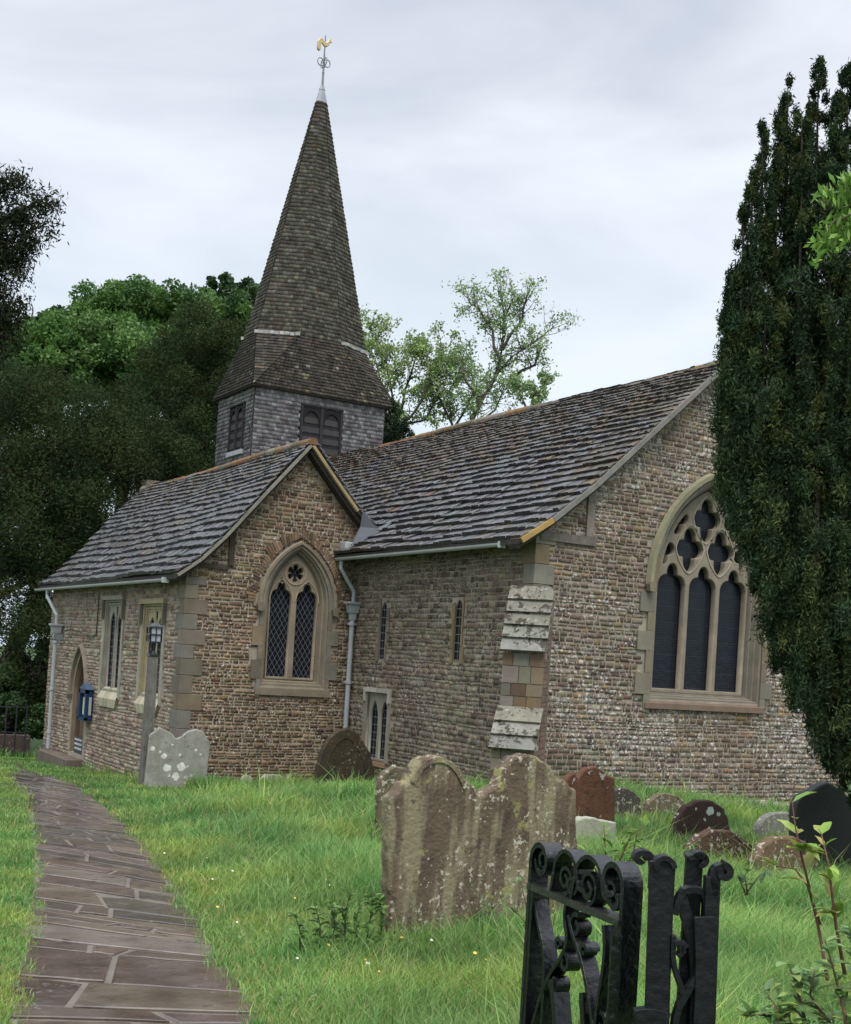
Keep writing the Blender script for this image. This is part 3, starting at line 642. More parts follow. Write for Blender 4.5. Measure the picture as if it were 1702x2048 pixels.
roof('chancel_roof', PMN, 17.72, 39.9, church, .3, .2, .5)
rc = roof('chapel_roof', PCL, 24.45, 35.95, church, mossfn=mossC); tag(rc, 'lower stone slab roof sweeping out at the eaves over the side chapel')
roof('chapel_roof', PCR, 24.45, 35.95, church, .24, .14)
def verge(P, y, th, dp, col, name, parent, mat='ashlar', slip=()):
    mb = MB(); V = [Vector(p) for p in P]
    for i, (a, b) in enumerate(zip(V, V[1:])):
        L = (b - a).length; k = max(1, int(L / .45)); tg = (b - a).normalized(); nn = Vector((-tg.y, tg.x)); nn = nn if nn.y > 0 else -nn
        for q in range(k):
            p0, p1 = a.lerp(b, q / k), a.lerp(b, (q + 1) / k); c = jit(col, .12)
            if (i, q) in slip: c = (.42, .27, .09)
            mb.prism(FE(y), [tuple(p0 - nn * dp), tuple(p1 - nn * dp), tuple(p1 - nn * .005), tuple(p0 - nn * .005)], -.25, th, c)
    return mb.build(name, mat, parent, bevel=.006)
verge(PM, 17.78, .08, .10, (.20, .19, .165), 'verge', rm, slip=((0, 0),))
verge([(p[0], p[1] - .10) for p in PM], 17.86, .03, .09, (.075, .065, .055), 'verge_board', rm, 'beam')
verge(PMN[::-1], 17.79, .04, .055, (.20, .195, .17), 'verge', rm)
verge(PCL, 24.50, .04, .075, (.23, .22, .18), 'verge', rc)
verge(PCR[::-1][:3], 24.50, .04, .075, (.34, .26, .13), 'verge', rc)
verge([(p[0], p[1] - .08) for p in PCL], 24.58, .03, .08, (.05, .04, .035), 'verge_board', rc, 'beam')
verge([(p[0], p[1] - .08) for p in PCR[::-1]], 24.58, .03, .10, (.04, .033, .028), 'verge_board', rc, 'beam')
# ridge tiles
def ridge(name, x, z, y0, y1, parent):
    mb = MB(); y = y0
    while y < y1:
        L = random.uniform(.38, .5); yy = min(y + L, y1); dz = .03 * math.sin(y * .55) + random.uniform(-.008, .008); r = .105
        c = jit(random.choice([(.17, .11, .055), (.14, .11, .07), (.20, .11, .055), (.13, .11, .08), (.19, .17, .13)]), .2)
        pts = [(x + r * math.cos(a) * 1.1, z - .05 + dz + r * math.sin(a)) for a in np.linspace(-.35, math.pi + .35, 9)]
        mb.prism(FE(y), pts, -(yy - y - .01), 0, c); y = yy
    mb.build(name, 'slab_moss', parent)
ridge('ridge_tiles', 16.34, 7.6, 17.75, 35.2, rm); ridge('ridge_tiles', 11.15, 6.17, 24.45, 35.95, rc)
# lead valley patch between both roofs
lead = MB()
def P3(x, y, z): return (x, y, z)
lead.add([P3(12.40, 24.42, 4.86), P3(12.75, 24.40, 4.50), P3(13.05, 24.05, 4.72), P3(12.70, 24.1, 4.43), P3(12.12, 24.35, 4.02), P3(12.38, 24.45, 4.5), P3(12.45, 24.55, 4.6)],
    [(0, 1, 4, 5), (1, 2, 3), (1, 3, 4), (0, 6, 1)], (.10, .105, .12))
lead.build('lead_flashing', 'lead', rc, fix=False)
mb = MB(); mb.box(12.08, 12.46, 24.5, 24.78, 3.98, 4.16, (.38, .40, .38)); mb.build('corbel_stone', 'ashlar', church, bevel=.02)
# gutters and downpipes
def gutter(x, z, y0, y1, name='gutter'):
    mb = MB(); r = .06
    prof = [(x + r * math.cos(a), z + r * math.sin(a)) for a in np.linspace(math.pi, 2 * math.pi, 8)] + [(x + r * .8 * math.cos(a), z + .004 + r * .8 * math.sin(a)) for a in np.linspace(2 * math.pi, math.pi, 8)]
    mb.prism(FE(y0), prof, -(y1 - y0), 0, (.42, .44, .43)); mb.box(x - .075, x + .075, y0 - .02, y0, z - .08, z + .03, (.50, .52, .51))
    return mb.build(name, 'paint', church)
gutter(12.02, 3.80, 18.35, 24.75); gutter(8.36, 3.05, 25.1, 36.1)
PG = (.36, .385, .39)
def downpipe(x, y, ztop, zbot, sx, sy, sz, hz):
    mb = MB(); mb.tube([(sx, sy, sz), (sx, sy, sz - .16), (x, y, hz + .36), (x, y, hz + .1)], .045, PG, 10); mb.tube([(x, y, hz), (x, y, zbot)], .052, PG, 12)
    for z in (hz - .3, hz - 1.55, hz - 2.7): 
        if z > zbot: mb.tube([(x, y, z), (x, y, z - .07)], .072, PG, 12); mb.box(x - .11, x + .11, y - .02, y + .02, z - .055, z - .015, PG)
    o = mb.build('downpipe', 'paint', church)
    hp = MB(); 
    for a, b, r0, r1 in ((.14, .09, .17, .17), (.09, .06, .15, .13), (.06, -.10, .13, .10), (-.10, -.25, .075, .065)):
        hp.hexa([(x - r1, y - r1 * .8, hz + b), (x + r1, y - r1 * .8, hz + b), (x + r1, y + r1 * .8, hz + b), (x - r1, y + r1 * .8, hz + b), (x - r0, y - r0 * .8, hz + a), (x + r0, y - r0 * .8, hz + a), (x + r0, y + r0 * .8, hz + a), (x - r0, y + r0 * .8, hz + a)], jit(PG, .03))
    hp.build('hopper', 'paint', o, bevel=.006); return o
p1 = onY(706, 1215, 24.55); downpipe(p1.x, 24.55, 4, -1.2, 12.05, 24.58, 3.74, p1.z - .02)
p2 = onX(112, 1262, 8.52); downpipe(8.52, p2.y, 3, -1.2, 8.36, p2.y + .55, 3.0, p2.z + .05)

# ---- belfry and spire
TX0, TX1, TY0, TY1 = 14.09, 18.42, 35.23, 38.15; TZ0, TZ1 = 4.5, 9.62
belf = MB(); belf.box(TX0, TX1, TY0, TY1, TZ0, TZ1, (.06, .05, .05)); belfry = belf.build('belfry', 'beam', church); tag(belfry, 'square bell stage clad in silvery wooden shingles')
def shingles(V, Fc, C, bl, br, tr, tl, rows, wd, th, pal, hole=None, moss=None):
    bl, br, tr, tl = map(Vector, (bl, br, tr, tl)); nrm = (tr - bl).cross(tl - bl)
    if nrm.length < 1e-6: nrm = (br - bl).cross(tr - bl)
    nrm.normalize(); H = ((tl + tr) / 2 - (bl + br) / 2).length
    for r in range(rows):
        t0, t1 = r / rows, min(1, (r + 1.25) / rows); L0, R0 = bl.lerp(tl, t0), br.lerp(tr, t0); L1, R1 = bl.lerp(tl, t1), br.lerp(tr, t1)
        n = max(1, int((R0 - L0).length / wd)); off = (r % 2) * .5 + random.uniform(-.1, .1); edges = [0] + [min(max((i + off + random.uniform(-.13, .13)) / n, 0), 1) for i in range(1, n)] + [1]
        edges = sorted(edges)
        for a, b in zip(edges, edges[1:]):
            if b - a < .01: continue
            g = .004 / max(.2, (R0 - L0).length); p = [L0.lerp(R0, a + g), L0.lerp(R0, b - g), L1.lerp(R1, b - g), L1.lerp(R1, a + g)]
            c = (p[0] + p[2]) / 2
            if hole and hole(c): continue
            tk = th * random.uniform(.7, 1.35); dn = (L0 - L1).normalized() * random.uniform(-.006, .008)
            q = [p[0] + nrm * tk + dn, p[1] + nrm * tk + dn, p[2] + nrm * .002, p[3] + nrm * .002, p[0] + dn - nrm * .005, p[1] + dn - nrm * .005]
            bs = len(V); V += [tuple(x) for x in q]; cc = jit(random.choice(pal), .18)
            if moss and random.random() < moss(c): cc = jit(random.choice([(.22, .21, .16), (.18, .165, .10), (.13, .09, .06)]), .2)
            C += [cc] * 6
            Fc += [(bs, bs + 1, bs + 2, bs + 3), (bs + 4, bs + 5, bs + 1, bs), (bs + 5, bs + 1, bs + 2, bs + 2), (bs + 4, bs, bs + 3, bs + 3)][:2]
    return V, Fc, C
GREY = [(.27, .25, .255), (.22, .20, .205), (.32, .30, .305), (.17, .15, .155), (.24, .22, .225), (.37, .35, .35)]
WB = (15.58, 16.98, 7.72, 9.20)   # east louvre window x0,x1,z0,z1
WSb = (35.85, 37.02, 7.72, 9.10)  # south louvre window y0,y1,z0,z1
def hB(c): return c.y < TY0 + .2 and WB[0] < c.x < WB[1] and WB[2] < c.z < WB[3]
def hS_(c): return c.x < TX0 + .2 and WSb[0] < c.y < WSb[1] and WSb[2] < c.z < WSb[3]
V, Fc, C = [], [], []
shingles(V, Fc, C, (TX0, TY0, 5.5), (TX1, TY0, 5.5), (TX1, TY0, TZ1), (TX0, TY0, TZ1), 34, .12, .036, GREY, hB)
shingles(V, Fc, C, (TX0, TY1, 5.5), (TX0, TY0, 5.5), (TX0, TY0, TZ1), (TX0, TY1, TZ1), 34, .12, .036, GREY, hS_)
shingles(V, Fc, C, (TX1, TY0, 5.5), (TX1, TY1, 5.5), (TX1, TY1, TZ1), (TX1, TY0, TZ1), 34, .12, .036, GREY)
npmesh('shingle_cladding', V, Fc, C, 'shingle_grey', belfry)
fT = FE(TY0); WD = (.028, .024, .026)
def louvre(fr, u0, u1, z0, z1, nm):
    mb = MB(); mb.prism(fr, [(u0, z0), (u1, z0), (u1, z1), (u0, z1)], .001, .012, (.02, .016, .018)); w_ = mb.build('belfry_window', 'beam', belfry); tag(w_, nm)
    mb = MB(); t = .07; m = (u0 + u1) / 2
    for a, b in ((u0, u0 + t), (u1 - t, u1), (m - .045, m + .045)): mb.prism(fr, [(a, z0), (b, z0), (b, z1), (a, z1)], .012, .075, jit(WD, .1))
    mb.prism(fr, [(u0, z1), (u1, z1), (u1, z1 + .05), (u0, z1 + .05)], .0, .09, WD)
    for a, b in ((u0 + t, m - .045), (m + .045, u1 - t)):
        c = (a + b) / 2; r = (b - a) / 2; z2 = z1 - .02   # cusped head board
        A = [(a, z2), (a, z2 - r * 1.5)] + [(c - r * .82 * math.cos(q), z2 - r * 1.5 + r * 1.1 * math.sin(q)) for q in np.linspace(0, math.pi, 9)] + [(b, z2 - r * 1.5), (b, z2)]
        mb.prism(fr, A, .03, .055, jit((.009, .008, .009), .1))
    mb.build('frame', 'beam', w_)
    mb = MB()
    for a, b in ((u0 + t, m - .045), (m + .045, u1 - t)):
        for k in range(4):
            zc = z0 + .12 + k * .29; n = 7; pts = [(a + .004, zc + .15), (a + .004, zc)]
            for i in range(n): x0 = a + (b - a) * i / n; pts += [(x0 + (b - a) / n * .5, zc - .035), (x0 + (b - a) / n * .98, zc)]
            pts += [(b - .004, zc + .15)]
            if zc + .15 > z1 - .12: continue
            i0 = len(mb.v); mb.prism(fr, pts, .016, .03, jit((.05, .045, .047), .12))
    mb.build('louvre_board', 'shingle_grey', w_)
    mb = MB(); mb.prism(fr, [(u0 - .02, z0 - .14), (u1 + .02, z0 - .14), (u1 + .02, z0), (u0 - .02, z0)], .0, .10, (.40, .41, .42)); mb.build('lead_sill', 'lead', w_)
louvre(fT, WB[0], WB[1], WB[2], WB[3], 'two light louvred window with saw edged boards'); louvre(FS(TX0), -WSb[1], -WSb[0], WSb[2], WSb[3], 'narrow louvred window on the shaded side')
CXs, CYs = 16.27, 36.70; ZB, ZO, ZA = 9.55, 11.38, 19.5; rx, ry = 1.86, 1.10
sq = [(13.95, 35.05), (18.60, 35.05), (18.60, 38.35), (13.95, 38.35)]   # SE, NE, NW, SW
hxx, hyy = .68, .50
octo = [(CXs - hxx, CYs - ry), (CXs + hxx, CYs - ry), (CXs + rx, CYs - hyy), (CXs + rx, CYs + hyy), (CXs + hxx, CYs + ry), (CXs - hxx, CYs + ry), (CXs - rx, CYs + hyy), (CXs - rx, CYs - hyy)]
tip = [(CXs + (x - CXs) * .085, CYs + (y - CYs) * .085) for x, y in octo]; ZT = 19.12
BR = [(.125, .112, .088), (.10, .09, .07), (.145, .132, .105), (.165, .152, .12), (.09, .077, .06), (.12, .104, .085)]
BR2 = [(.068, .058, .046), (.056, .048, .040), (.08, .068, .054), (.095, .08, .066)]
V, Fc, C = [], [], []
def o3(i, z=ZO): return (*octo[i % 8], z)
def s3(i): return (*sq[i % 4], ZB)
def t3(i): return (*tip[i % 8], ZT)
mz = lambda c: .07
core = MB()
for i in range(8):
    pal = [tuple(k * (1.35 if i in (7, 6) else 1.12 if i in (0,) else 1) for k in c) for c in BR] if i != 0 else BR
    shingles(V, Fc, C, o3(i), o3(i + 1), t3(i + 1), t3(i), 62, .115, .034, BR if i == 0 else BR, None, mz if i in (7, 6) else (lambda c: .03))
    core.add([o3(i), o3(i + 1), t3(i + 1), t3(i)], [(0, 1, 2, 3)], (.05, .04, .03))
quads = [(s3(0), s3(1), o3(1), o3(0)), (s3(1), s3(2), o3(3), o3(2)), (s3(2), s3(3), o3(5), o3(4)), (s3(3), s3(0), o3(7), o3(6))]
tris = [(s3(0), o3(7), o3(0)), (s3(1), o3(1), o3(2)), (s3(2), o3(3), o3(4)), (s3(3), o3(5), o3(6))]
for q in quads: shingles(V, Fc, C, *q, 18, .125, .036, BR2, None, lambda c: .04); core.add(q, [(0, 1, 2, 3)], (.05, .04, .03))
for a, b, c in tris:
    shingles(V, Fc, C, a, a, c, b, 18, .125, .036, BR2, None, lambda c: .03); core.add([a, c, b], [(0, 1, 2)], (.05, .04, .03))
core.add([(x, y, ZB - .05) for x, y in sq] + [(x, y, ZB) for x, y in sq], [(0, 1, 2, 3)] + [(i, (i + 1) % 4, 4 + (i + 1) % 4, 4 + i) for i in range(4)], (.03, .025, .02))
spire = core.build('spire', 'beam', church); tag(spire, 'tall tapering octagonal shingled spire rising from a square splayed skirt')
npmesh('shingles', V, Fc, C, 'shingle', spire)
for i, j in ((7, 0), (1, 2), (5, 6), (3, 4)):
    mb = MB(); a, b = Vector(o3(i)), Vector(o3(j)); n = max(3, int((b - a).length / .14)); cc = Vector((CXs, CYs, ZO))
    for k in range(n):
        p = a.lerp(b, (k + .5) / n); o_ = (p - cc); o_.z = 0; o_.normalize(); t = (b - a).normalized(); c0 = p + o_ * .03 + Vector((0, 0, random.uniform(-.01, .015))); e = (b - a).length / n * .45
        q = [c0 - t * e - o_ * .03, c0 + t * e - o_ * .03, c0 + t * e + o_ * .08, c0 - t * e + o_ * .08]
        mb.hexa([tuple(x - Vector((0, 0, .05))) for x in q] + [tuple(x + Vector((0, 0, .045))) for x in q], jit((.38, .37, .35), .25))
    mb.build('broach_capping', 'ashlar', spire)
mb = MB(); apx = (CXs, CYs, 19.78)
lo = [(CXs + (x - CXs) * 1.18, CYs + (y - CYs) * 1.18) for x, y in tip]; md = [(CXs + (x - CXs) * .5, CYs + (y - CYs) * .5) for x, y in tip]
vs = [(x, y, 19.06) for x, y in lo] + [(x, y, 19.50) for x, y in md] + [(x, y, 19.49) for x, y in [(CXs + (x - CXs) * .62, CYs + (y - CYs) * .62) for x, y in tip]] + [apx]
mb.add(vs, [(i, (i + 1) % 8, 8 + (i + 1) % 8, 8 + i) for i in range(8)] + [(16 + i, 16 + (i + 1) % 8, 24) for i in range(8)], (.27, .28, .31)); mb.build('lead_cap', 'lead', spire)
# weather vane
vx, vy = CXs, CYs; mb = MB(); IR = (.20, .21, .23)
mb.tube([(vx, vy, 19.6), (vx, vy, 21.22)], [.04, .018], IR, 6); vane = mb.build('weather_vane', 'iron', spire)
mb = MB(); fv = FE(vy)
for sg in (-1, 1):
    pts = [(vx, 20.12)] + [(vx + sg * (.115 + .10 * math.cos(a)), 20.36 + .12 * math.sin(a)) for a in np.linspace(-2.3, 3.6, 22)]
    mb.ribbon(fv, pts, .024, -.012, .012, IR)
fv2 = FS(vx)
for sg in (-1, 1):
    pts = [(-vy, 20.12)] + [(-vy + sg * (.115 + .10 * math.cos(a)), 20.36 + .12 * math.sin(a)) for a in np.linspace(-2.3, 3.6, 22)]
    mb.ribbon(fv2, pts, .024, -.012, .012, IR)
mb.tube([(vx, vy, 20.30), (vx, vy, 20.36), (vx, vy, 20.42)], [.02, .05, .02], IR, 8); mb.tube([(vx, vy, 19.98), (vx, vy, 20.03), (vx, vy, 20.08)], [.02, .045, .02], IR, 8)
mb.build('scroll_ironwork', 'iron', vane)
ck = [(-.02, 20.78), (.10, 20.80), (.19, 20.90), (.24, 21.02), (.34, 21.06), (.27, 21.09), (.27, 21.15), (.21, 21.19), (.16, 21.16), (.12, 21.05), (.04, 20.97), (-.04, 20.98), (-.10, 21.08), (-.20, 21.12), (-.30, 21.06), (-.36, 20.92), (-.37, 20.72), (-.35, 20.52), (-.31, 20.60), (-.28, 20.50), (-.25, 20.60), (-.22, 20.55), (-.20, 20.70), (-.19, 20.86), (-.14, 20.90), (-.10, 20.84)]
plate('cockerel', [(vx + a * .72, 20.66 + (b - 20.5) * .72) for a, b in ck], [], fv, -.03, .03, (.55, .43, .22), 'gold', vane, .012)

# ------------------------------------------------------------------ ground and path
def grid(name, xs, ys, col, mat, dz=0, f=None):
    X, Y = np.meshgrid(xs, ys); Z = gzA(X, Y) + dz; V = np.stack([X, Y, Z], -1).reshape(-1, 3); nx, ny = len(xs), len(ys)
    i = np.arange(nx * ny).reshape(ny, nx); Fc = np.stack([i[:-1, :-1], i[:-1, 1:], i[1:, 1:], i[1:, :-1]], -1).reshape(-1, 4)
    return npmesh(name, V, Fc, np.tile(col, (len(V), 1)), mat)
ex = np.concatenate([np.linspace(-400, -20, 12), np.linspace(-12, 35, 95), np.linspace(45, 500, 12)]); ey = np.concatenate([np.linspace(-60, -6, 5), np.linspace(-3, 45, 97), np.linspace(52, 600, 14)])
def _far(Y): return np.where(Y > 45, -.045 * 45, 0)
X, Y = np.meshgrid(ex, ey); Yc = np.minimum(Y, 46); Z = gzA(X, Yc); Z = np.where(Y < 0, 0 * Z, Z)
V = np.stack([X, Y, Z], -1).reshape(-1, 3); i = np.arange(X.size).reshape(X.shape); Fc = np.stack([i[:-1, :-1], i[:-1, 1:], i[1:, 1:], i[1:, :-1]], -1).reshape(-1, 4)
g = npmesh('ground', V, Fc, np.tile((.045, .085, .022), (len(V), 1)), 'soil'); g['kind'] = 'structure'
Lp = [(20, 1550), (58, 1600), (62, 1660), (70, 1720), (68, 1770), (60, 1830), (55, 1900), (30, 1960), (18, 2060), (-20, 2200)]
Rp = [(62, 1548), (150, 1572), (205, 1612), (250, 1655), (300, 1710), (345, 1780), (395, 1850), (440, 1925), (492, 2010), (530, 2075), (600, 2200)]
LW = [G(*p).to_2d() for p in Lp]; RW = [G(*p).to_2d() for p in Rp]
def resample(P, n):
    d = [0]
    for a, b in zip(P, P[1:]): d.append(d[-1] + (b - a).length)
    out = []
    for k in range(n):
        s = d[-1] * k / (n - 1)
        for i in range(len(P) - 1):
            if s <= d[i + 1] + 1e-9: out.append(P[i].lerp(P[i + 1], (s - d[i]) / (d[i + 1] - d[i]))); break
    return out
# path continues on to the door, curving left
LW = [Vector((7.4, 33.5)), Vector((6.9, 30.0))] + LW if LW[0].y < 29 else LW
RW = [Vector((8.5, 33.0)), Vector((8.2, 30.0))] + RW if RW[0].y < 29 else RW
NP = 160; Lr, Rr = resample(LW, NP), resample(RW, NP)
mb = MB()
vs = []
for k in range(9):
    for a, b in zip(Lr, Rr): p = a.lerp(b, k / 8); vs.append((p.x, p.y, gz(p.x, p.y) + .014))
mb.add(vs, [(k * NP + i, (k + 1) * NP + i, (k + 1) * NP + i + 1, k * NP + i + 1) for k in range(8) for i in range(NP - 1)], (.15, .13, .108)); pth = mb.build('path', 'mortar', fix=False); pth['kind'] = 'structure'
def pp(s, t):
    s = max(0, min(NP - 1.001, s)); i = int(s); f = s - i; a = Lr[i].lerp(Lr[i + 1], f); b = Rr[i].lerp(Rr[i + 1], f); return a.lerp(b, t)
tot = sum((a - b).length for a, b in zip(Lr, Lr[1:])); perm = NP / tot
fl = MB(); s = 1.0; FLG = [(.098, .072, .056), (.08, .06, .049), (.115, .088, .07), (.088, .072, .062), (.125, .095, .074), (.065, .05, .042), (.145, .12, .10)]
tilt = 0
while s < NP - 3:
    dpt = random.choice([.20, .26, .34, .45, .6, .8]) * random.uniform(.85, 1.15) * perm; k = random.choice([1, 2, 3, 3, 2, 2])
    cuts = [0] + sorted(random.uniform(.22, .78) for _ in range(k - 1)) + [1]; nt_ = random.uniform(-.07, .07) * perm
    if any(b - a < .15 for a, b in zip(cuts, cuts[1:])): cuts = [0, random.uniform(.35, .65), 1]
    sk = [0] + [random.uniform(-.1, .1) for _ in cuts[1:-1]] + [0]
    for q in range(len(cuts) - 1):
        a, b = cuts[q], cuts[q + 1]; g1 = .016; gs = .048 * perm
        e0 = random.uniform(-.05, .04) if a == 0 else g1; e1 = random.uniform(-.04, .05) if b == 1 else -g1
        aa0, aa1, bb0, bb1 = a + e0, a + sk[q] + e0, b + e1, b + sk[q + 1] + e1
        extra = random.uniform(0, .1) * perm if random.random() < .4 else 0
        def edge(t, which): return s + gs * .5 + tilt * (t - .5) * 2 if which == 0 else s + dpt - gs * .5 + nt_ * (t - .5) * 2
        pts = []
        for t in np.linspace(aa0, bb0, 5): pts.append(pp(edge(t, 0) + random.uniform(-.018, .018) * perm, t))
        for t in np.linspace(bb1, aa1, 5): pts.append(pp(edge(t, 1) + random.uniform(-.018, .018) * perm, t))
        c = jit(random.choice(FLG), .15); hh = random.uniform(.018, .030); cen = sum(pts, Vector((0, 0))) / len(pts); n = len(pts); tx, ty = random.uniform(-.010, .010), random.uniform(-.010, .010)
        zt = lambda p, h: gz(p.x, p.y) + h + (p.x - cen.x) * tx + (p.y - cen.y) * ty
        inn = [p.lerp(cen, .02 / max(.1, (p - cen).length)) for p in pts]
        fl.add([(p.x, p.y, zt(p, .004)) for p in pts] + [(p.x, p.y, zt(p, hh - .004)) for p in pts] + [(p.x, p.y, zt(p, hh)) for p in inn],
               [tuple(range(2 * n, 3 * n))] + [(r * n + i, r * n + (i + 1) % n, (r + 1) * n + (i + 1) % n, (r + 1) * n + i) for r in range(2) for i in range(n)], c)
    tilt = nt_; s += dpt
f_ = fl.build('paving_slabs', 'flag'); f_['kind'] = 'structure'

# ------------------------------------------------------------------ headstones
def stone_mat(name, *a, **k): M[name] = amat(name, *a, **k)
stone_mat('hs_tan', .85, 5, .45, .6, 35, [(6, .56, 1.8, .42, (.27, .25, .10), .75), (9, .57, 2.5, .42, (.055, .045, .032), .75), (28, .575, 3, .38, (.46, .43, .34), .85)], streak=((.30, .27, .16), .62, 9, .47))
stone_mat('hs_dark', .8, 4, .4, .6, 30, [(7, .57, 2, .42, (.15, .12, .05), .8), (22, .6, 2, .42, (.3, .28, .2), .7)], streak=((.03, .026, .02), .7, 9, .48))
stone_mat('hs_pale', .85, 5, .35, .4, 30, [(6, .62, 2, .40, (.62, .61, .56), .95), (12, .6, 2, .42, (.12, .11, .08), .7)], streak=((.22, .21, .17), .6, 7, .5))
stone_mat('hs_red', .85, 6, .4, .6, 35, [(9, .57, 2.5, .46, (.45, .43, .38), .9), (6, .56, 2, .42, (.05, .03, .02), .8)])
stone_mat('hs_lich', .9, 6, .4, .7, 35, [(11, .54, 3, .40, (.42, .40, .28), .9), (24, .57, 4, .4, (.5, .48, .42), .9), (9, .57, 2, .4, (.05, .04, .03), .85)])
stone_mat('hs_white', .9, 6, .2, .4, 30, [(10, .58, 3, .42, (.10, .08, .06), .9)])
stone_mat('hs_slate', .6, 3, .2, .2, 30, [(12, .68, 2, .5, (.2, .2, .2), .7)])
HS = {}
def headstone(px, base, yaw, th, col, mat, label, group='headstones in the churchyard', lean=0, back=0, inset=None, rim=None, name='headstone', rough=.009):
    """px: outline in photo pixels, intersected with the vertical plane that stands on the ground at base"""
    g = G(*base) if not isinstance(base, Vector) else base; nrm = Vector((math.sin(yaw), -math.cos(yaw), 0)); tx = Vector((math.cos(yaw), math.sin(yaw), 0))
    def hit(x, y):
        r = ray(x, y); t = (g - EYE).dot(nrm) / r.dot(nrm); p = EYE + r * t; return ((p - g).dot(tx), p.z - g.z)
    pts = [hit(*p) for p in px]
    zb = min(p[1] for p in pts)
    # densify with a little erosion
    den = []
    for a, b in zip(pts, pts[1:] + pts[:1]):
        L = math.hypot(a[0] - b[0], a[1] - b[1]); n = max(1, int(L / .05))
        for k in range(n):
            t = k / n; j = rough if a[1] > zb + .1 else 0; den.append((a[0] + (b[0] - a[0]) * t + random.uniform(-j, j), a[1] + (b[1] - a[1]) * t + random.uniform(-j, j)))
    den = [(u, v if v > zb + .03 else v - .35) for u, v in den]
    fr = lambda u, v, w: (tx.x * u + nrm.x * w, tx.y * u + nrm.y * w, v)
    if sum(a[0] * b[1] - b[0] * a[1] for a, b in zip(den, den[1:] + den[:1])) < 0: den.reverse()
    me = plate_mesh(den, [], fr, -th, 0, min(.02, th * .2)); setcol(me, [col] * len(me.vertices))
    nm = link(name, me, mat); nm.location = g; tag(nm, label, 'headstone', group)
    if lean: nm.rotation_euler = Vector((0, 0, 0)); nm.rotation_euler = Matrix.Rotation(lean, 3, tx).to_euler()
    if rim:
        cu = [hit(*p) for p in rim]; mb = MB(); mb.ribbon(fr, cu, .035, -.01, .012, col); mb.build('moulded_border', mat, nm)
    nm['yaw'] = yaw; HS[label[:18].strip()] = nm; HS[label[:16]] = nm
    return nm
R_ = math.radians
def smoothpts(P, it=2):
    for _ in range(it):
        Q = [P[0]]
        for a, b in zip(P, P[1:]): Q += [(a[0] * .75 + b[0] * .25, a[1] * .75 + b[1] * .25), (a[0] * .25 + b[0] * .75, a[1] * .25 + b[1] * .75)]
        P = Q + [P[-1]]
    return P
top = [(781, 1605), (783, 1592), (798, 1583), (805, 1566), (818, 1567), (822, 1550), (836, 1528), (858, 1513), (880, 1511), (905, 1520), (926, 1543), (934, 1563), (944, 1567), (954, 1582), (966, 1590), (978, 1580), (992, 1575), (1003, 1558), (1008, 1538), (1022, 1518), (1045, 1509), (1068, 1510), (1092, 1522), (1108, 1543), (1116, 1562), (1128, 1556), (1140, 1570), (1152, 1582)]
headstone([(779, 1925)] + smoothpts(top, 1) + [(1156, 1700), (1156, 1925)], (960, 1912), R_(4), .12, (.115, .083, .056), 'hs_tan', 'large double headed brown headstone with two rounded lobes, nearest the iron gate', rim=smoothpts([(826, 1566), (838, 1538), (862, 1520), (884, 1519), (905, 1530), (920, 1552), (930, 1575)], 1))
headstone([(757, 1640), (757, 1565), (768, 1545), (790, 1532), (812, 1536), (828, 1552), (836, 1640)], (800, 1690), R_(4), .10, (.13, .105, .065), 'hs_lich', 'lichen crusted headstone peeping out left behind the large double headed one')
headstone([(632, 1592), (636, 1535), (646, 1499), (658, 1478), (676, 1463), (697, 1456), (711, 1463), (722, 1474), (741, 1506), (748, 1538), (750, 1592)], (693, 1590), R_(2), .13, (.05, .038, .022), 'hs_dark', 'dark mossy headstone with a moulded pointed arch top below the downpipe', rim=smoothpts([(648, 1585), (652, 1530), (666, 1494), (694, 1470), (716, 1494), (731, 1530), (736, 1585)], 1))
headstone([(288, 1575), (300, 1470), (306, 1466), (318, 1455), (334, 1460), (345, 1468), (352, 1478), (364, 1472), (378, 1462), (392, 1458), (405, 1463), (412, 1472), (421, 1490), (411, 1578)], (350, 1577), R_(-6), .10, (.27, .265, .225), 'hs_pale', 'pale grey double topped headstone standing behind the wooden lamp post')
headstone([(1130, 1700), (1128, 1568), (1140, 1552), (1150, 1545), (1158, 1556), (1170, 1538), (1190, 1533), (1205, 1540), (1215, 1550), (1230, 1556), (1231, 1640), (1228, 1700)], (1190, 1700), R_(3), .10, (.12, .055, .03), 'hs_red', 'rust brown headstone with a worn broken top, right behind the double headed one')
headstone([(1153, 1722), (1155, 1640), (1170, 1634), (1200, 1638), (1232, 1645), (1236, 1722)], (1195, 1722), R_(3), .14, (.36, .36, .28), 'hs_white', 'low white lichened headstone right under the rust brown one')
headstone([(1228, 1660), (1230, 1580), (1250, 1576), (1268, 1582), (1282, 1598), (1287, 1660)], (1258, 1658), R_(0), .12, (.07, .062, .05), 'hs_lich', 'dark speckled headstone just right of the rust brown one by the wall')
headstone([(1288, 1655), (1296, 1606), (1312, 1592), (1335, 1586), (1356, 1592), (1371, 1604), (1378, 1655)], (1335, 1652), R_(0), .12, (.15, .12, .075), 'hs_lich', 'small round topped yellowish headstone against the east wall')
headstone([(1338, 1705), (1345, 1668), (1362, 1628), (1375, 1612), (1400, 1600), (1428, 1602), (1448, 1618), (1458, 1640), (1462, 1668), (1450, 1705)], (1398, 1703), R_(0), .11, (.045, .026, .02), 'hs_red', 'dark red brown leaning headstone with a big pale lichen disc')
headstone([(1380, 1765), (1380, 1695), (1398, 1674), (1425, 1661), (1455, 1660), (1482, 1672), (1505, 1692), (1520, 1715), (1518, 1765)], (1450, 1760), R_(2), .12, (.09, .05, .035), 'hs_lich', 'half round mottled headstone sunk low in the grass behind the gate post')
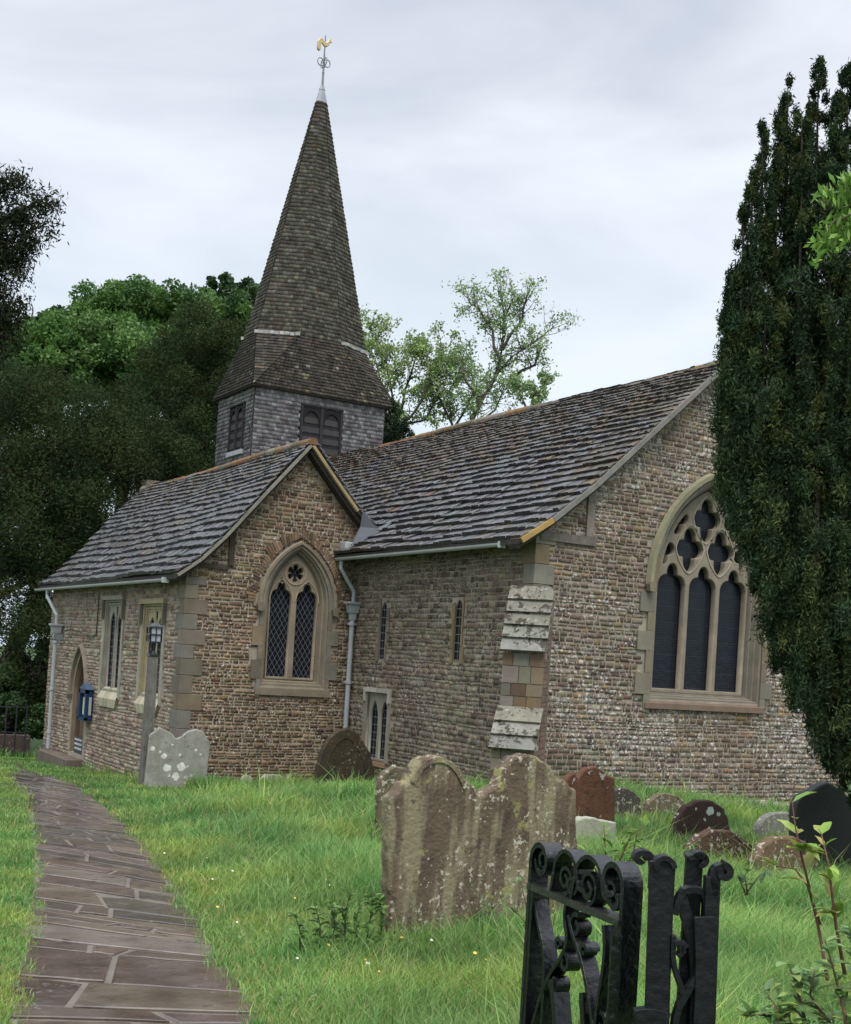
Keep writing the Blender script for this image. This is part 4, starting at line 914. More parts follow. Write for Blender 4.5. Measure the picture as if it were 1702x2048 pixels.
headstone([(1515, 1700), (1518, 1655), (1530, 1636), (1550, 1626), (1575, 1625), (1592, 1634), (1605, 1700)], (1560, 1698), R_(0), .12, (.21, .20, .17), 'hs_lich', 'pale grey rounded headstone left of the dark pointed one')
headstone([(1512, 1790), (1515, 1715), (1530, 1692), (1555, 1676), (1590, 1674), (1612, 1684), (1632, 1702), (1642, 1740), (1640, 1790)], (1578, 1788), R_(2), .14, (.15, .10, .06), 'hs_lich', 'crumbling brown and white headstone in front of the dark pointed one')
headstone([(1592, 1770), (1594, 1610), (1606, 1590), (1632, 1577), (1657, 1563), (1682, 1578), (1712, 1608), (1745, 1625), (1748, 1770)], (1660, 1766), R_(-2), .13, (.035, .037, .035), 'hs_slate', 'large plain dark grey headstone with a pointed gable top at the right edge')
for bx, wd, tp, lb in ((494, 12, 1551, 'tiny yellowish footstone at the foot of the chapel wall, left of its two companions'), (546, 26, 1549, 'low pale rounded footstone at the foot of the chapel wall, broadest of three'), (579, 6, 1550, 'slim pale footstone at the foot of the chapel wall, right of the broad one')):
    headstone([(bx - wd, 1585), (bx - wd, tp + 8), (bx - wd * .5, tp), (bx + wd * .5, tp), (bx + wd, tp + 8), (bx + wd, 1585)], Vector((onY(bx, 1560, 23.9).x, 23.9, gz(onY(bx, 1560, 23.9).x, 23.9))), 0, .08, (.36, .35, .25), 'hs_pale', lb, name='footstone', group='small footstones by the chapel wall')
headstone([(1358, 1655), (1360, 1648), (1365, 1640), (1372, 1642), (1380, 1655), (1383, 1672), (1358, 1672)], (1370, 1672), 0, .06, (.4, .39, .36), 'hs_lich', 'tiny whitish footstone fragment beside the leaning red brown headstone', name='footstone', group='small footstones by the chapel wall') if False else None
def lichen(o, base, spots, c=(.62, .61, .55)):
    g = G(*base)
    for x, y, r_ in spots:
        r = ray(x, y); nrm = Vector((math.sin(o['yaw']), -math.cos(o['yaw']), 0)); t = (g - EYE).dot(nrm) / r.dot(nrm); p = EYE + r * t - g; k = t * 1.0 / F * r_ * 1.0
        tx = Vector((math.cos(o['yaw']), math.sin(o['yaw']), 0)); mb = MB(); n = 14
        mb.add([tuple(p + nrm * .004)] + [tuple(p + nrm * .0015 + (tx * math.cos(a) + Vector((0, 0, 1)) * math.sin(a)) * k * random.uniform(.75, 1.15)) for a in np.linspace(0, 2 * math.pi, n, endpoint=False)], [(0, 1 + i, 1 + (i + 1) % n) for i in range(n)], jit(c, .08)); mb.build('lichen_patch', 'hs_pale', o, fix=False)
lichen(HS['pale grey double'], (350, 1577), [(305, 1497, 5), (328, 1512, 6), (320, 1504, 3), (334, 1536, 8), (363, 1534, 9), (352, 1553, 8), (372, 1556, 6), (360, 1510, 3), (376, 1566, 9), (392, 1500, 3), (345, 1490, 3)])
lichen(HS['dark red brown lea'], (1398, 1703), [(1420, 1622, 10), (1437, 1628, 5), (1392, 1618, 3), (1410, 1640, 3)], (.40, .43, .40))
# low ledger tomb against the wall
a = onY(1425, 1608, 17.2); b = onY(1565, 1612, 17.2); mb = MB(); zz = gz(a.x, 17.2)
mb.box(a.x, b.x, 16.9, 17.6, zz - .2, a.z - .07, (.10, .08, .06)); tomb = mb.build('table_tomb', 'hs_dark'); tag(tomb, 'low dark table tomb with pale lichened top along the east wall', 'tomb')
mb = MB(); mb.box(a.x - .06, b.x + .06, 16.84, 17.66, a.z - .07, a.z + .02, (.40, .39, .32)); mb.build('top_slab', 'ashlar_lich', tomb, bevel=.012)

# ------------------------------------------------------------------ lamp post, noticeboard, floodlight, sign, fence
g0 = G(288, 1574); lp = empty('lamp_post', g0, 'square weathered grey timber post with a small black lantern on top', 'lamp post')
nrm = Vector((0, -1, 0))
tp = onY(306, 1312, g0.y); H = tp.z
mb = MB(); hw2 = .085; tpx = tp.x - .0
mb.hexa([(g0.x - hw2 - .02, g0.y - hw2, g0.z - .3), (g0.x + hw2 + .02, g0.y - hw2, g0.z - .3), (g0.x + hw2 + .02, g0.y + hw2, g0.z - .3), (g0.x - hw2 - .02, g0.y + hw2, g0.z - .3), (tpx - hw2, g0.y - hw2, H), (tpx + hw2, g0.y - hw2, H), (tpx + hw2, g0.y + hw2, H), (tpx - hw2, g0.y + hw2, H)], (.15, .14, .125))
mb.build('post', 'wood', lp, bevel=.01)
BK = (.02, .022, .026)
mb = MB(); x, y = tpx, g0.y
mb.box(x - .10, x + .10, y - .10, y + .10, H, H + .035, BK); mb.tube([(x, y, H), (x, y, H + .1), (x, y, H + .26)], [.07, .035, .045], BK, 10)
for sx in (-1, 1):
    mb.box(x + sx * .085 - .012, x + sx * .085 + .012, y - .012, y + .012, H, H + .26, BK)
mb.box(x - .12, x + .12, y - .12, y + .12, H + .26, H + .29, BK)
lan = mb.build('lantern', 'iron', lp)
mb = MB(); z0, z1 = H + .29, H + .56
for sx in (-1, 0, 1):
    for sy in (-1, 1): mb.box(x + sx * .11 - .01, x + sx * .11 + .01, y + sy * .11 - .01, y + sy * .11 + .01, z0, z1, BK); mb.box(x + sy * .11 - .01, x + sy * .11 + .01, y + sx * .11 - .01, y + sx * .11 + .01, z0 + .001, z1, BK)
for sy in (-1, 1): mb.box(x - .11, x + .11, y + sy * .112 - .01, y + sy * .112 + .01, (z0 + z1) / 2 - .01, (z0 + z1) / 2 + .01, BK); mb.box(x + sy * .112 - .01, x + sy * .112 + .01, y - .11, y + .11, (z0 + z1) / 2 - .011, (z0 + z1) / 2 + .011, BK)
mb.box(x - .125, x + .125, y - .125, y + .125, z1, z1 + .02, (.05, .055, .065)); mb.hexa([(x - .13, y - .13, z1 + .02), (x + .13, y - .13, z1 + .02), (x + .13, y + .13, z1 + .02), (x - .13, y + .13, z1 + .02), (x - .05, y - .05, z1 + .09), (x + .05, y - .05, z1 + .09), (x + .05, y + .05, z1 + .09), (x - .05, y + .05, z1 + .09)], (.06, .065, .075)); mb.build('lantern_cage', 'iron', lan)
mb = MB(); mb.box(x - .095, x + .095, y - .095, y + .095, z0, z1, (.36, .37, .42)); mb.build('pane', 'blue', lan)
# noticeboard
nb = empty('noticeboard', (XC, 31.25, -.25), 'tall blue glazed noticeboard with arched top fixed beside the church door', 'noticeboard')
BL = (.012, .038, .09); mb = MB(); y0, y1 = 30.9, 31.55; zb, zt = -.22, .52
f = lambda u, v, w: (XC - .04 - w, u, v)
mb.prism(lambda u, v, w: (XC - w, u, v), [(y0, zb), (y1, zb), (y1, zt), ((y0 + y1) / 2, zt + .10), (y0, zt)], .03, .13, BL)
cs = mb.build('case', 'blue', nb); mb = MB()
for a, b, c, d in ((y0, y1, zb - .03, zb + .05), (y0, y0 + .1, zb, zt), (y1 - .1, y1, zb, zt), (y0, y1, zt - .1, zt)): mb.box(XC - .20, XC - .13, a, b, c, d, BL)
mb.build('frame', 'blue', nb)
mb = MB(); mb.prism(lambda u, v, w: (XC - w, u, v), [(y0 - .04, zt), (y1 + .04, zt), ((y0 + y1) / 2, zt + .14)], .02, .19, (.07, .11, .18)); mb.build('canopy', 'blue', nb)
mb = MB(); mb.box(XC - .143, XC - .131, y0 + .28, y1 - .2, zb + .12, zt - .2, (.5, .5, .36)); mb.box(XC - .142, XC - .131, y0 + .12, y0 + .25, zb + .3, zt - .25, (.3, .36, .42)); mb.build('notice', 'cream', nb)
# side pane toward the east (the pale strip seen from the path)
mb = MB(); mb.box(XC - .12, XC - .06, y0 - .012, y0 + .001, zb + .12, zt - .18, (.42, .45, .42)); mb.build('side_pane', 'cream', nb)
# white door notice
f = lambda u, v, w: (XC + .18 - w, -u, v)
ds = empty('door_sign', (XC, 32.3, -1.0), 'small white lettered board standing on the sill of the church door', 'sign'); mb = MB(); mb.box(XC + .02, XC + .05, 31.75, 32.5, -1.14, -.72, (.05, .05, .055)); mb.build('board', 'blue', ds)
for k in range(3):
    mb = MB(); yq = 31.80
    while yq < 32.42: wq = random.uniform(.03, .08); mb.box(XC + .012, XC + .0205, yq, min(yq + wq, 32.46), -.82 - k * .11, -.765 - k * .11, (.5, .52, .55)); yq += wq + .025
    mb.build('lettering', 'cream', ds)
# floodlight
fp = onX(117, 1274, 8.3); fl_ = empty('floodlight', fp, 'small dark floodlight on a bracket under the left gutter hopper', 'floodlight'); mb = MB()
mb.box(fp.x - .1, fp.x + .1, fp.y - .13, fp.y + .13, fp.z - .09, fp.z + .09, (.05, .045, .045)); mb.build('lamp_head', 'iron', fl_, bevel=.02)
mb = MB(); mb.box(fp.x - .085, fp.x + .085, fp.y - .14, fp.y - .128, fp.z - .075, fp.z + .075, (.16, .17, .18)); mb.build('lens', 'blue', fl_)
mb = MB(); mb.tube([fp + Vector((.05, 0, .08)), fp + Vector((.25, -.1, .22)), Vector((XC, fp.y - .6, fp.z + .15)), Vector((XC - .04, fp.y - 1.6, fp.z + .02)), Vector((XC - .03, fp.y - 2.1, fp.z + .12)), Vector((XC - .03, fp.y - 2.1, fp.z + .9)), Vector((XC - .03, fp.y - 2.1, 2.9))], .014, BK, 5); mb.build('cable', 'iron', fl_)
# railing and low wall at far left
a = atD(-60, 1490, 37); fw = MB(); fw.box(2.0, 8.6, 36.6, 36.95, -2.3, -1.05, (.085, .06, .05)); o = fw.build('boundary_wall', 'rubble_chapel'); tag(o, 'low dark brick wall running left from the church corner', 'wall')
rl = empty('railing', (6, 36.4, -1.6), 'thin black iron railing before the low wall at the far left', 'railing'); mb = MB()
xa, xb = onY(-30, 1450, 36.3).x, onY(52, 1450, 36.3).x
for z in (-.25, -.95): mb = MB(); mb.tube([(xa, 36.3, z), (xb, 36.3, z)], .018, BK, 5); mb.build('rail', 'iron', rl)
xx = xa
while xx <= xb + .01: 
    mb = MB(); mb.tube([(xx, 36.3, -1.8), (xx, 36.3, -.2)], .02, BK, 5); mb.build('post', 'iron', rl); xx += (xb - xa) / 4

# ------------------------------------------------------------------ wrought iron gate and gate post
def vplane(A, B):
    u = (B - A); u.z = 0; u.normalize(); n = Vector((u.y, -u.x, 0))
    if n.dot(EYE - A) < 0: n = -n
    def hit(x, y):
        r = ray(x, y); t = (A - EYE).dot(n) / r.dot(n); p = EYE + r * t; return ((p - A).dot(u), p.z)
    fr = lambda uu, v, w: (A.x + u.x * uu + n.x * w, A.y + u.y * uu + n.y * w, v)
    return hit, fr, u, n
IK = (.004, .0045, .006)
A = atD(1078, 1775, 2.72); B = atD(1260, 1842, 2.40); hit, fr, u_, n_ = vplane(A, B)
print('gate seg', (B - A).to_2d().length, 'view dot', n_.dot(ray(1160, 1800).normalized()))
ga, gb = hit(1075, 1775), hit(1260, 1842); Lg = gb[0] - ga[0]; zr = (ga[1] + gb[1]) / 2
gate = empty('iron_gate', Vector((A.x, A.y, gz(A.x, A.y))), 'narrow black wrought iron gate leaf with row of rolled scrolls on its top rail', 'gate')
hwid = .021
def spiral(c, r0, r1, a0, a1, n=26): return [(c[0] + (r0 + (r1 - r0) * t) * math.cos(a0 + (a1 - a0) * t), c[1] + (r0 + (r1 - r0) * t) * math.sin(a0 + (a1 - a0) * t)) for t in np.linspace(0, 1, n)]
u0, u1 = ga[0], gb[0]; ztop0 = hit(1080, 1678)[1]; ztop1 = hit(1260, 1727)[1]
# stiles: flat bars that curl over at the top
for nm, uu, zt_, sg in (('far_stile', u0, ztop0, 1), ('near_stile', u1, ztop1, -1)):
    mb = MB(); r = .042
    c = (uu + sg * r, zt_ - r); P = [(uu, -1.1), (uu, zt_ - r)] + spiral(c, r, r * .45, math.pi if sg > 0 else 0, (math.pi - sg * 5.2) if sg > 0 else 5.2, 26)
    mb.ribbon(fr, P, .012, -hwid, hwid, IK); mb.build('stile', 'iron', gate, bevel=.0015)
    mb = MB(); mb.ribbon(fr, [(uu + sg * .012, -1.1), (uu + sg * .012, zr)], .014, -.02, .02, IK); mb.build('stile_backing', 'iron', gate)
mb = MB(); mb.ribbon(fr, [(u0, zr), (u1, zr)], .012, -.014, .026, (.03, .033, .026)); mb.build('top_rail', 'iron', gate)
mb = MB(); mb.ribbon(fr, [(u0, .12), (u1, .12)], .012, -.02, .02, IK); mb.build('lower_rail', 'iron', gate)
span = u1 - u0
for k, (f0, f1, hh) in enumerate(((.27, .53, .096), (.50, .80, .100))):   # big arches between the stiles
    a0, a1 = u0 + span * f0, u0 + span * f1; r = (a1 - a0) / 2; cc = ((a0 + a1) / 2, zr + hh - r); mb = MB()
    P = [(a0 - .01, zr + .006), (a0, cc[1])] + spiral(cc, r, r, math.pi, 0, 14) + [(a1 + .008, zr + hh * .35), (a1 + .03, zr + .03)] + spiral((a1 + .045, zr + .035), .016, .012, math.pi, math.pi * 2.4, 10)
    mb.ribbon(fr, P, .009, -.019, .019, IK); mb.build('scroll', 'iron', gate, bevel=.001)
    mb = MB(); mb.ribbon(fr, spiral(((a0 + a1) / 2 - .005, zr + hh * .42), r * .62, r * .12, -math.pi / 2, math.pi * 2.6, 30), .008, -.016, .016, IK)
    mb.build('inner_scroll', 'iron', gate)
for k, (f, zz, r, s0) in enumerate(((.12, .06, .032, 1), (.47, .035, .022, -1), (.88, .05, .03, -1))):
    mb = MB(); mb.ribbon(fr, spiral((u0 + span * f, zr + zz), r, r * .25, math.pi if s0 > 0 else 0, (math.pi + s0 * 7.5) if s0 > 0 else -7.5, 30), .008, -.017, .017, IK); mb.build('small_scroll', 'iron', gate)
# body scrollwork under the rail, traced from the photograph
def trace(P, th, hw_, name, par=gate, f=fr, h=hit, sm=2, mat='iron', c=IK, off=0):
    q = smoothpts([h(*p) for p in P], sm); mb = MB(); mb.ribbon(f, q, th, off - hw_, off + hw_, c); return mb.build(name, mat, par, bevel=.001)
trace([(1150, 1830), (1158, 1870), (1172, 1905), (1185, 1960), (1200, 2060)], .010, .017, 'scroll_bar')
trace([(1146, 1800), (1140, 1835), (1148, 1880), (1135, 1915), (1110, 1950), (1090, 2000), (1070, 2075)], .010, .016, 'scroll_bar')
trace([(1222, 1850), (1225, 1900), (1218, 1960), (1208, 2010), (1204, 2070)], .010, .018, 'scroll_bar')
trace([(1080, 1800), (1088, 1850), (1100, 1900), (1100, 1960), (1095, 2060)], .010, .016, 'scroll_bar')
for (cx_, cy_, r, a0, a1) in ((1163, 1852, .024, 1.2, 8.0), (1140, 1925, .02, 2.0, -4.2), (1128, 1888, .014, 0, 6), (1178, 1900, .014, 0, 6), (1120, 1965, .020, 3, 9), (1182, 2010, .022, 1, 7.5), (1215, 2045, .022, 3, -3)):
    c = hit(cx_, cy_); mb = MB(); mb.ribbon(fr, spiral(c, r, r * .3, a0, a1, 26), .009, -.015, .015, IK); mb.build('small_scroll', 'iron', gate)
for (x0, y0_, x1, y1_) in ((1118, 1958, 1126, 2070), (1178, 1985, 1182, 2075)):
    a, b = hit(x0, y0_), hit(x1, y1_); mb = MB(); mb.ribbon(fr, [a, b], .016, -.018, .018, IK); mb.build('bar', 'iron', gate)
# hinge pin and knuckle
h0 = hit(1262, 1870); h1 = hit(1262, 2080); hm = hit(1264, 1935); P0 = fr(h0[0], h0[1], .03); mb = MB()
mb.tube([fr(h0[0], h0[1], .03), fr(h0[0], -.9, .03)], .011, IK, 10); k0 = hit(1264, 1925)[1]; k1 = hit(1264, 1990)[1]
mb.tube([fr(h0[0], k0 + .01, .03), fr(h0[0], k0 + .01, .03), fr(h0[0], k0, .03), fr(h0[0], k1, .03)], [.012, .019, .024, .024], IK, 14)
mb.build('hinge', 'iron', gate, smooth=False)
# gate post: four flat bars with rolled tops around scrolled webs
A2 = atD(1322, 1800, 2.30); gp = empty('gate_post', Vector((A2.x, A2.y, gz(A2.x, A2.y))), 'openwork black wrought iron gate post with outward curled bar tops', 'gate post')
rgt = Vector((.865, -.5, 0)); B2 = A2 + rgt * .2; hit2, fr2, uu2, nn2 = vplane(A2, B2)
def bar(pxs, th, hw_, c=IK, off=0): trace(pxs, th, hw_, 'bar', gp, fr2, hit2, 1, 'iron_old', c, off)
def curl(x, y, r, a0, a1, th, hw_, off=0, nm='rolled_top'):
    c = hit2(x, y); mb = MB(); mb.ribbon(fr2, spiral(c, r, r * .35, a0, a1, 22), th, off - hw_, off + hw_, IK); mb.build(nm, 'iron_old', gp, bevel=.001)
bar([(1322, 1722), (1318, 1850), (1310, 2090)], .040, .006); bar([(1344, 1735), (1338, 1850), (1330, 2090)], .012, .022, off=-.02)
curl(1322, 1733, .022, 0, math.pi * 1.15, .01, .014); curl(1289, 1724, .0125, -.2, 5.6, .010, .016, -.05); bar([(1292, 1711), (1310, 1716), (1316, 1735), (1314, 1790)], .011, .014, off=-.05)
bar([(1398, 1720), (1394, 1790), (1388, 1900), (1375, 2090)], .030, .008, off=-.04); curl(1408, 1727, .013, 2.6, -2.0, .012, .018, -.04); bar([(1382, 1722), (1400, 1716), (1420, 1720)], .010, .018, off=-.04)
bar([(1424, 1752), (1420, 1850), (1412, 2090)], .026, .012); bar([(1430, 1790), (1424, 1755), (1428, 1738), (1444, 1732)], .014, .012); curl(1444, 1743, .0135, math.pi / 2, -3.4, .012, .018)
bar([(1364, 1795), (1372, 1825), (1388, 1870), (1395, 1960), (1390, 2090)], .020, .012, off=-.015); bar([(1350, 1830), (1360, 1795), (1372, 1780), (1402, 1780), (1415, 1800), (1412, 1850)], .012, .012, off=-.01)
bar([(1346, 1870), (1344, 1920), (1356, 1960), (1368, 1990)], .009, .010); bar([(1400, 1940), (1375, 1980), (1352, 2020), (1345, 2080)], .011, .012); bar([(1346, 1885), (1360, 1882), (1362, 1905), (1354, 1912)], .009, .012)
bar([(1372, 1885), (1362, 1895), (1366, 1905)], .01, .012); bar([(1404, 1830), (1408, 1950), (1400, 2090)], .034, .006, off=.01)
bar([(1270, 2035), (1300, 2030), (1335, 2040)], .03, .012)

# ------------------------------------------------------------------ foliage helpers
def leaves(C, S, L_, W_, rs, updir=0, droop=0):
    """C centres (n,3), L_ length array -> diamond quads"""
    n = len(C); a = rs.normal(size=(n, 3)); a[:, 2] += updir; a[:, 2] -= droop; a /= np.linalg.norm(a, axis=1)[:, None]; b = rs.normal(size=(n, 3)); b -= a * (a * b).sum(1)[:, None]; b /= np.linalg.norm(b, axis=1)[:, None]
    L_ = L_[:, None]; W_ = W_[:, None]
    V = np.stack([C - a * L_ / 2, C + b * W_ / 2, C + a * L_ / 2, C - b * W_ / 2], 1).reshape(-1, 3)
    return V, np.arange(4 * n).reshape(n, 4)
def tri_col(n, cols, rs, var=.25):
    cols = np.array(cols); i = rs.randint(0, len(cols), n); c = cols[i] * (1 + rs.uniform(-var, var, (n, 1))); return c
def crown(name, blobs, nleaf, size, cols, mat, parent, sub=14, subr=.32, shell=.72, aspect=.5, updir=0, droop=0, seed=1, clampz=None):
    """blobs: (centre, (rx, ry, rz)); leaves gather in tufts spread through each blob"""
    rs = np.random.RandomState(seed); blobs = [(np.array(c, float), np.array(r, float)) for c, r in blobs]; A = np.array([(r[0] * r[1] + r[1] * r[2] + r[0] * r[2]) for c, r in blobs]); pr = A / A.sum()
    T = []; TR = []; TC = []
    for (c, r), p in zip(blobs, pr):
        m = max(4, int(sub * len(blobs) * p)); d = rs.normal(size=(m, 3)); d /= np.linalg.norm(d, axis=1)[:, None]; rad = shell + (1.02 - shell) * rs.rand(m, 1) ** .6; ins = rs.rand(m, 1) < .18; rad = np.where(ins, rs.rand(m, 1) * .8, rad)
        T.append(c + d * r * rad); TR.append(np.full((m, 1), r.mean()) * subr * rs.uniform(.5, 1.25, (m, 1))); TC.append(tri_col(m, cols, rs, .22))
    T = np.concatenate(T); TR = np.concatenate(TR); TC = np.concatenate(TC)
    w_ = TR[:, 0] ** 2; w_ /= w_.sum(); idx = rs.choice(len(T), nleaf, p=w_); d = rs.normal(size=(nleaf, 3)); d /= np.linalg.norm(d, axis=1)[:, None]
    Cn = T[idx] + d * TR[idx] * (rs.rand(nleaf, 1) ** .45); L_ = size * rs.uniform(.6, 1.3, nleaf)
    V, Fc = leaves(Cn, None, L_, L_ * aspect, rs, updir, droop); cc = TC[idx] * rs.uniform(.88, 1.14, (nleaf, 1)); return npmesh(name, V, Fc, np.repeat(cc, 4, 0), mat, parent)
def trunk(pts, rad, parent, name='trunk', c=(.06, .05, .04), n=9):
    mb = MB(); mb.tube(pts, rad, c, n); return mb.build(name, 'bark', parent, smooth=True)
def pb(x, y, D, rx_, rz_, ry_=None):  # blob from photo pixel centre and radii in pixels at distance D
    p = atD(x, y, D); k = D / F * 1.0; return (tuple(p), (rx_ * k, (ry_ or rx_) * k, rz_ * k))
def tree(name, label, blobs, nleaf, size, cols, mat, base, tr, group=None, limbs=6, cat='tree', **kw):
    b = Vector(base); t = empty(name, b, label, cat, group); rs = random.Random(kw.get('seed', 1)); cs = [Vector(q[0]) for q in blobs]; cm = sum(cs, Vector()) / len(cs)
    tp = Vector((cm.x, cm.y, cm.z)); pts = [b - Vector((0, 0, .3)), b.lerp(tp, .35) + Vector((.1, 0, 0)) * tr, tp]
    tk = trunk(pts, [tr, tr * .75, tr * .35], t)
    mb = MB()
    for k in range(limbs):
        c = cs[rs.randrange(len(cs))]; s_ = b.lerp(tp, rs.uniform(.3, .8)); mid = s_.lerp(c, .5) + Vector((rs.uniform(-.3, .3), rs.uniform(-.3, .3), rs.uniform(.0, .6))); mb.tube([s_, mid, c], [tr * .4, tr * .25, tr * .08], (.06, .05, .04), 6)
    mb.build('branch', 'bark', t)
    crown('crown', blobs, nleaf, size, cols, mat, t, **kw); return t
YEW = [(.026, .045, .02), (.028, .040, .018), (.022, .036, .022)]
YEWB = [(.034, .055, .020), (.030, .050, .019), (.046, .060, .021), (.028, .048, .019), (.042, .052, .020)]
GRN = [(.07, .15, .03), (.09, .18, .035), (.055, .12, .03), (.11, .20, .05)]
DGR = [(.03, .075, .022), (.04, .09, .025), (.035, .065, .02)]
# big brown-green yews behind the chapel
B = [pb(60, 900, 44, 130, 150), pb(180, 970, 43, 150, 160), pb(30, 1100, 42, 130, 180), pb(150, 1120, 42, 130, 150), pb(290, 1010, 44, 120, 150), pb(0, 800, 45, 80, 70), pb(110, 850, 44, 110, 80), pb(225, 860, 46, 90, 90), pb(30, 1000, 43, 110, 130), pb(250, 905, 44, 110, 85), pb(240, 1150, 43, 110, 120), pb(20, 1290, 40, 90, 120), pb(100, 1300, 41, 90, 110)]
tree('yew_tree', 'broad dark brownish yew tree rising behind the left end of the chapel roof', B, 260000, .115, YEWB, 'needle', (3.5, 42, -2), .5, sub=60, subr=.30, shell=.7, aspect=.35, seed=3)
B = [pb(430, 760, 49, 95, 110), pb(350, 800, 48, 90, 110), pb(470, 720, 49, 70, 75), pb(400, 690, 49, 90, 70), pb(330, 880, 47, 120, 110), pb(440, 870, 48, 110, 120), pb(380, 960, 47, 140, 90), pb(500, 790, 50, 60, 110), pb(460, 960, 48, 100, 80)]
tree('yew_tree', 'dark yew tree directly left of the spire with a rust tinged top', B, 190000, .115, YEWB, 'needle', (13.5, 46, -2), .5, sub=60, subr=.30, shell=.7, aspect=.35, seed=4)
# bright broadleaf trees further back
B = [pb(250, 660, 62, 120, 75), pb(330, 640, 62, 110, 55), pb(170, 700, 60, 110, 70), pb(420, 640, 62, 90, 55), pb(110, 730, 58, 90, 60), pb(260, 740, 60, 140, 80), pb(470, 650, 62, 60, 50), pb(400, 700, 60, 100, 60), pb(60, 790, 58, 90, 60)]
tree('broadleaf_tree', 'bright green spring tree whose wide crown tops the dark yews at left', B, 150000, .20, GRN, 'leaf', (12, 60, -2), .5, sub=55, subr=.28, shell=.6, aspect=.6, seed=5)
B = [pb(250, 610, 74, 55, 38), pb(300, 625, 74, 60, 38), pb(215, 640, 73, 40, 40), pb(345, 635, 74, 40, 38), pb(390, 640, 74, 60, 30)]
tree('broadleaf_tree', 'dark green rounded tree top showing above the bright green crown at left', B, 45000, .26, DGR, 'leaf', (20, 72, -2), .5, sub=40, subr=.33, shell=.6, aspect=.6, seed=6)
B = [pb(445, 590, 76, 38, 32), pb(480, 600, 76, 45, 35), pb(510, 615, 76, 50, 45), pb(430, 625, 76, 45, 35), pb(475, 640, 76, 60, 45)]
tree('broadleaf_tree', 'dark green tree top touching the left edge of the spire', B, 40000, .26, DGR, 'leaf', (29, 70, -2), .5, sub=36, subr=.33, shell=.6, aspect=.6, seed=7)
B = [pb(90, 690, 70, 60, 50), pb(40, 720, 70, 70, 60), pb(130, 670, 70, 50, 40), pb(-10, 760, 68, 70, 70)]
tree('broadleaf_tree', 'deep green tree at the far left between the edge branches and the bright crown', B, 40000, .26, DGR, 'leaf', (9, 70, -2), .5, sub=40, subr=.33, shell=.6, aspect=.6, seed=8)
# sparse pale trees right of the spire: real branching with leaf tufts
def airy(name, label, base, D, limbs_px, twigs, nleaf, size, cols, seed, group='pale green ash trees behind the ridge', tr=.16, spread=.5, fork=3):
    t = empty(name, base, label, 'tree', group); rs = random.Random(seed); mb = MB(); tips = []
    def seg(a, b, r0, r1, c=(.075, .065, .05)):
        m = a.lerp(b, .5) + Vector([rs.uniform(-1, 1) * (b - a).length * .07 for _ in range(3)]); mb.tube([a, m, b], [r0, (r0 + r1) / 2, r1], c, 5, False)
    for P in limbs_px:
        Q = [Vector(base) if p is None else atD(p[0], p[1], D + rs.uniform(-1, 1)) for p in P]; n = len(Q)
        for i in range(n - 1):
            r0, r1 = (tr * (1 - i / n) + .015) * .7, (tr * (1 - (i + 1) / n) + .012) * .7; seg(Q[i], Q[i + 1], r0, r1)
            for k in range(twigs if i else twigs // 3):
                s_ = Q[i].lerp(Q[i + 1], rs.random()); d = (Q[i + 1] - Q[i]).normalized() * .6 + Vector([rs.uniform(-1, 1) for _ in range(3)]); d.z += .35; d.normalize(); e_ = s_ + d * rs.uniform(.6, 2.2) * spread * 1.6
                seg(s_, e_, r1 * .5 + .006, .008); tips.append(e_)
                for _ in range(fork):
                    s2 = s_.lerp(e_, rs.uniform(.3, 1)); d2 = d * .7 + Vector([rs.uniform(-1, 1) for _ in range(3)]); d2.normalize(); e2 = s2 + d2 * rs.uniform(.4, 1.2) * spread * 1.4; seg(s2, e2, .008, .004); tips += [e2, s2.lerp(e2, .6)]
        tips.append(Q[-1])
    mb.build('trunk', 'bark', t)
    T = np.array([tuple(p) for p in tips]); r2 = np.random.RandomState(seed); idx = r2.randint(0, len(T), nleaf); Cn = T[idx] + r2.normal(size=(nleaf, 3)) * (.04 + .2 * spread); L_ = size * r2.uniform(.6, 1.3, nleaf)
    V, Fc = leaves(Cn, None, L_, L_ * .55, r2); cc = tri_col(len(T), cols, r2, .2)[idx] * r2.uniform(.8, 1.2, (nleaf, 1)); npmesh('crown', V, Fc, np.repeat(cc, 4, 0), 'leaf', t); return t
PAL = [(.20, .32, .10), (.25, .37, .14), (.17, .29, .09), (.31, .39, .19), (.23, .32, .15)]
airy('ash_tree', 'tall airy pale green tree with crooked trunk above the middle of the chancel roof', (29, 48, -2), 58,
     [[None, (935, 860), (975, 780), (1000, 720), (1005, 650), (1030, 590)], [(935, 860), (960, 800), (1000, 740), (1060, 690), (1105, 655)], [(1000, 720), (985, 660), (960, 620), (940, 608)], [(1000, 700), (1010, 640), (1000, 580)], [(1005, 700), (1045, 640), (1055, 590)], [(960, 810), (930, 760), (915, 720)], [(1020, 760), (1070, 730), (1085, 690)]], 10, 5600, .15, PAL, 31, tr=.10, spread=.42)
airy('ash_tree', 'bushy pale green tree left of the tall airy one behind the roof ridge', (24, 50, -2), 60,
     [[None, (905, 860), (900, 780), (925, 715)], [(905, 860), (940, 800), (950, 760)], [(905, 850), (880, 800), (870, 760), (890, 725)], [(930, 870), (990, 820), (1010, 770)]], 10, 4600, .15, PAL, 33, tr=.08, spread=.40)
airy('ash_tree', 'light yellow green tree just right of the spire skirt', (21, 48, -2), 60,
     [[None, (790, 860), (780, 760), (755, 690), (740, 650)], [(790, 860), (810, 780), (830, 720), (835, 690)], [(790, 860), (845, 800), (860, 740), (880, 715)], [(790, 840), (760, 760), (735, 700)], [(800, 850), (850, 840), (880, 790)]], 12, 9000, .16, [(.22, .32, .09), (.26, .36, .12), (.18, .28, .08), (.28, .34, .16)], 35, tr=.09, spread=.42)
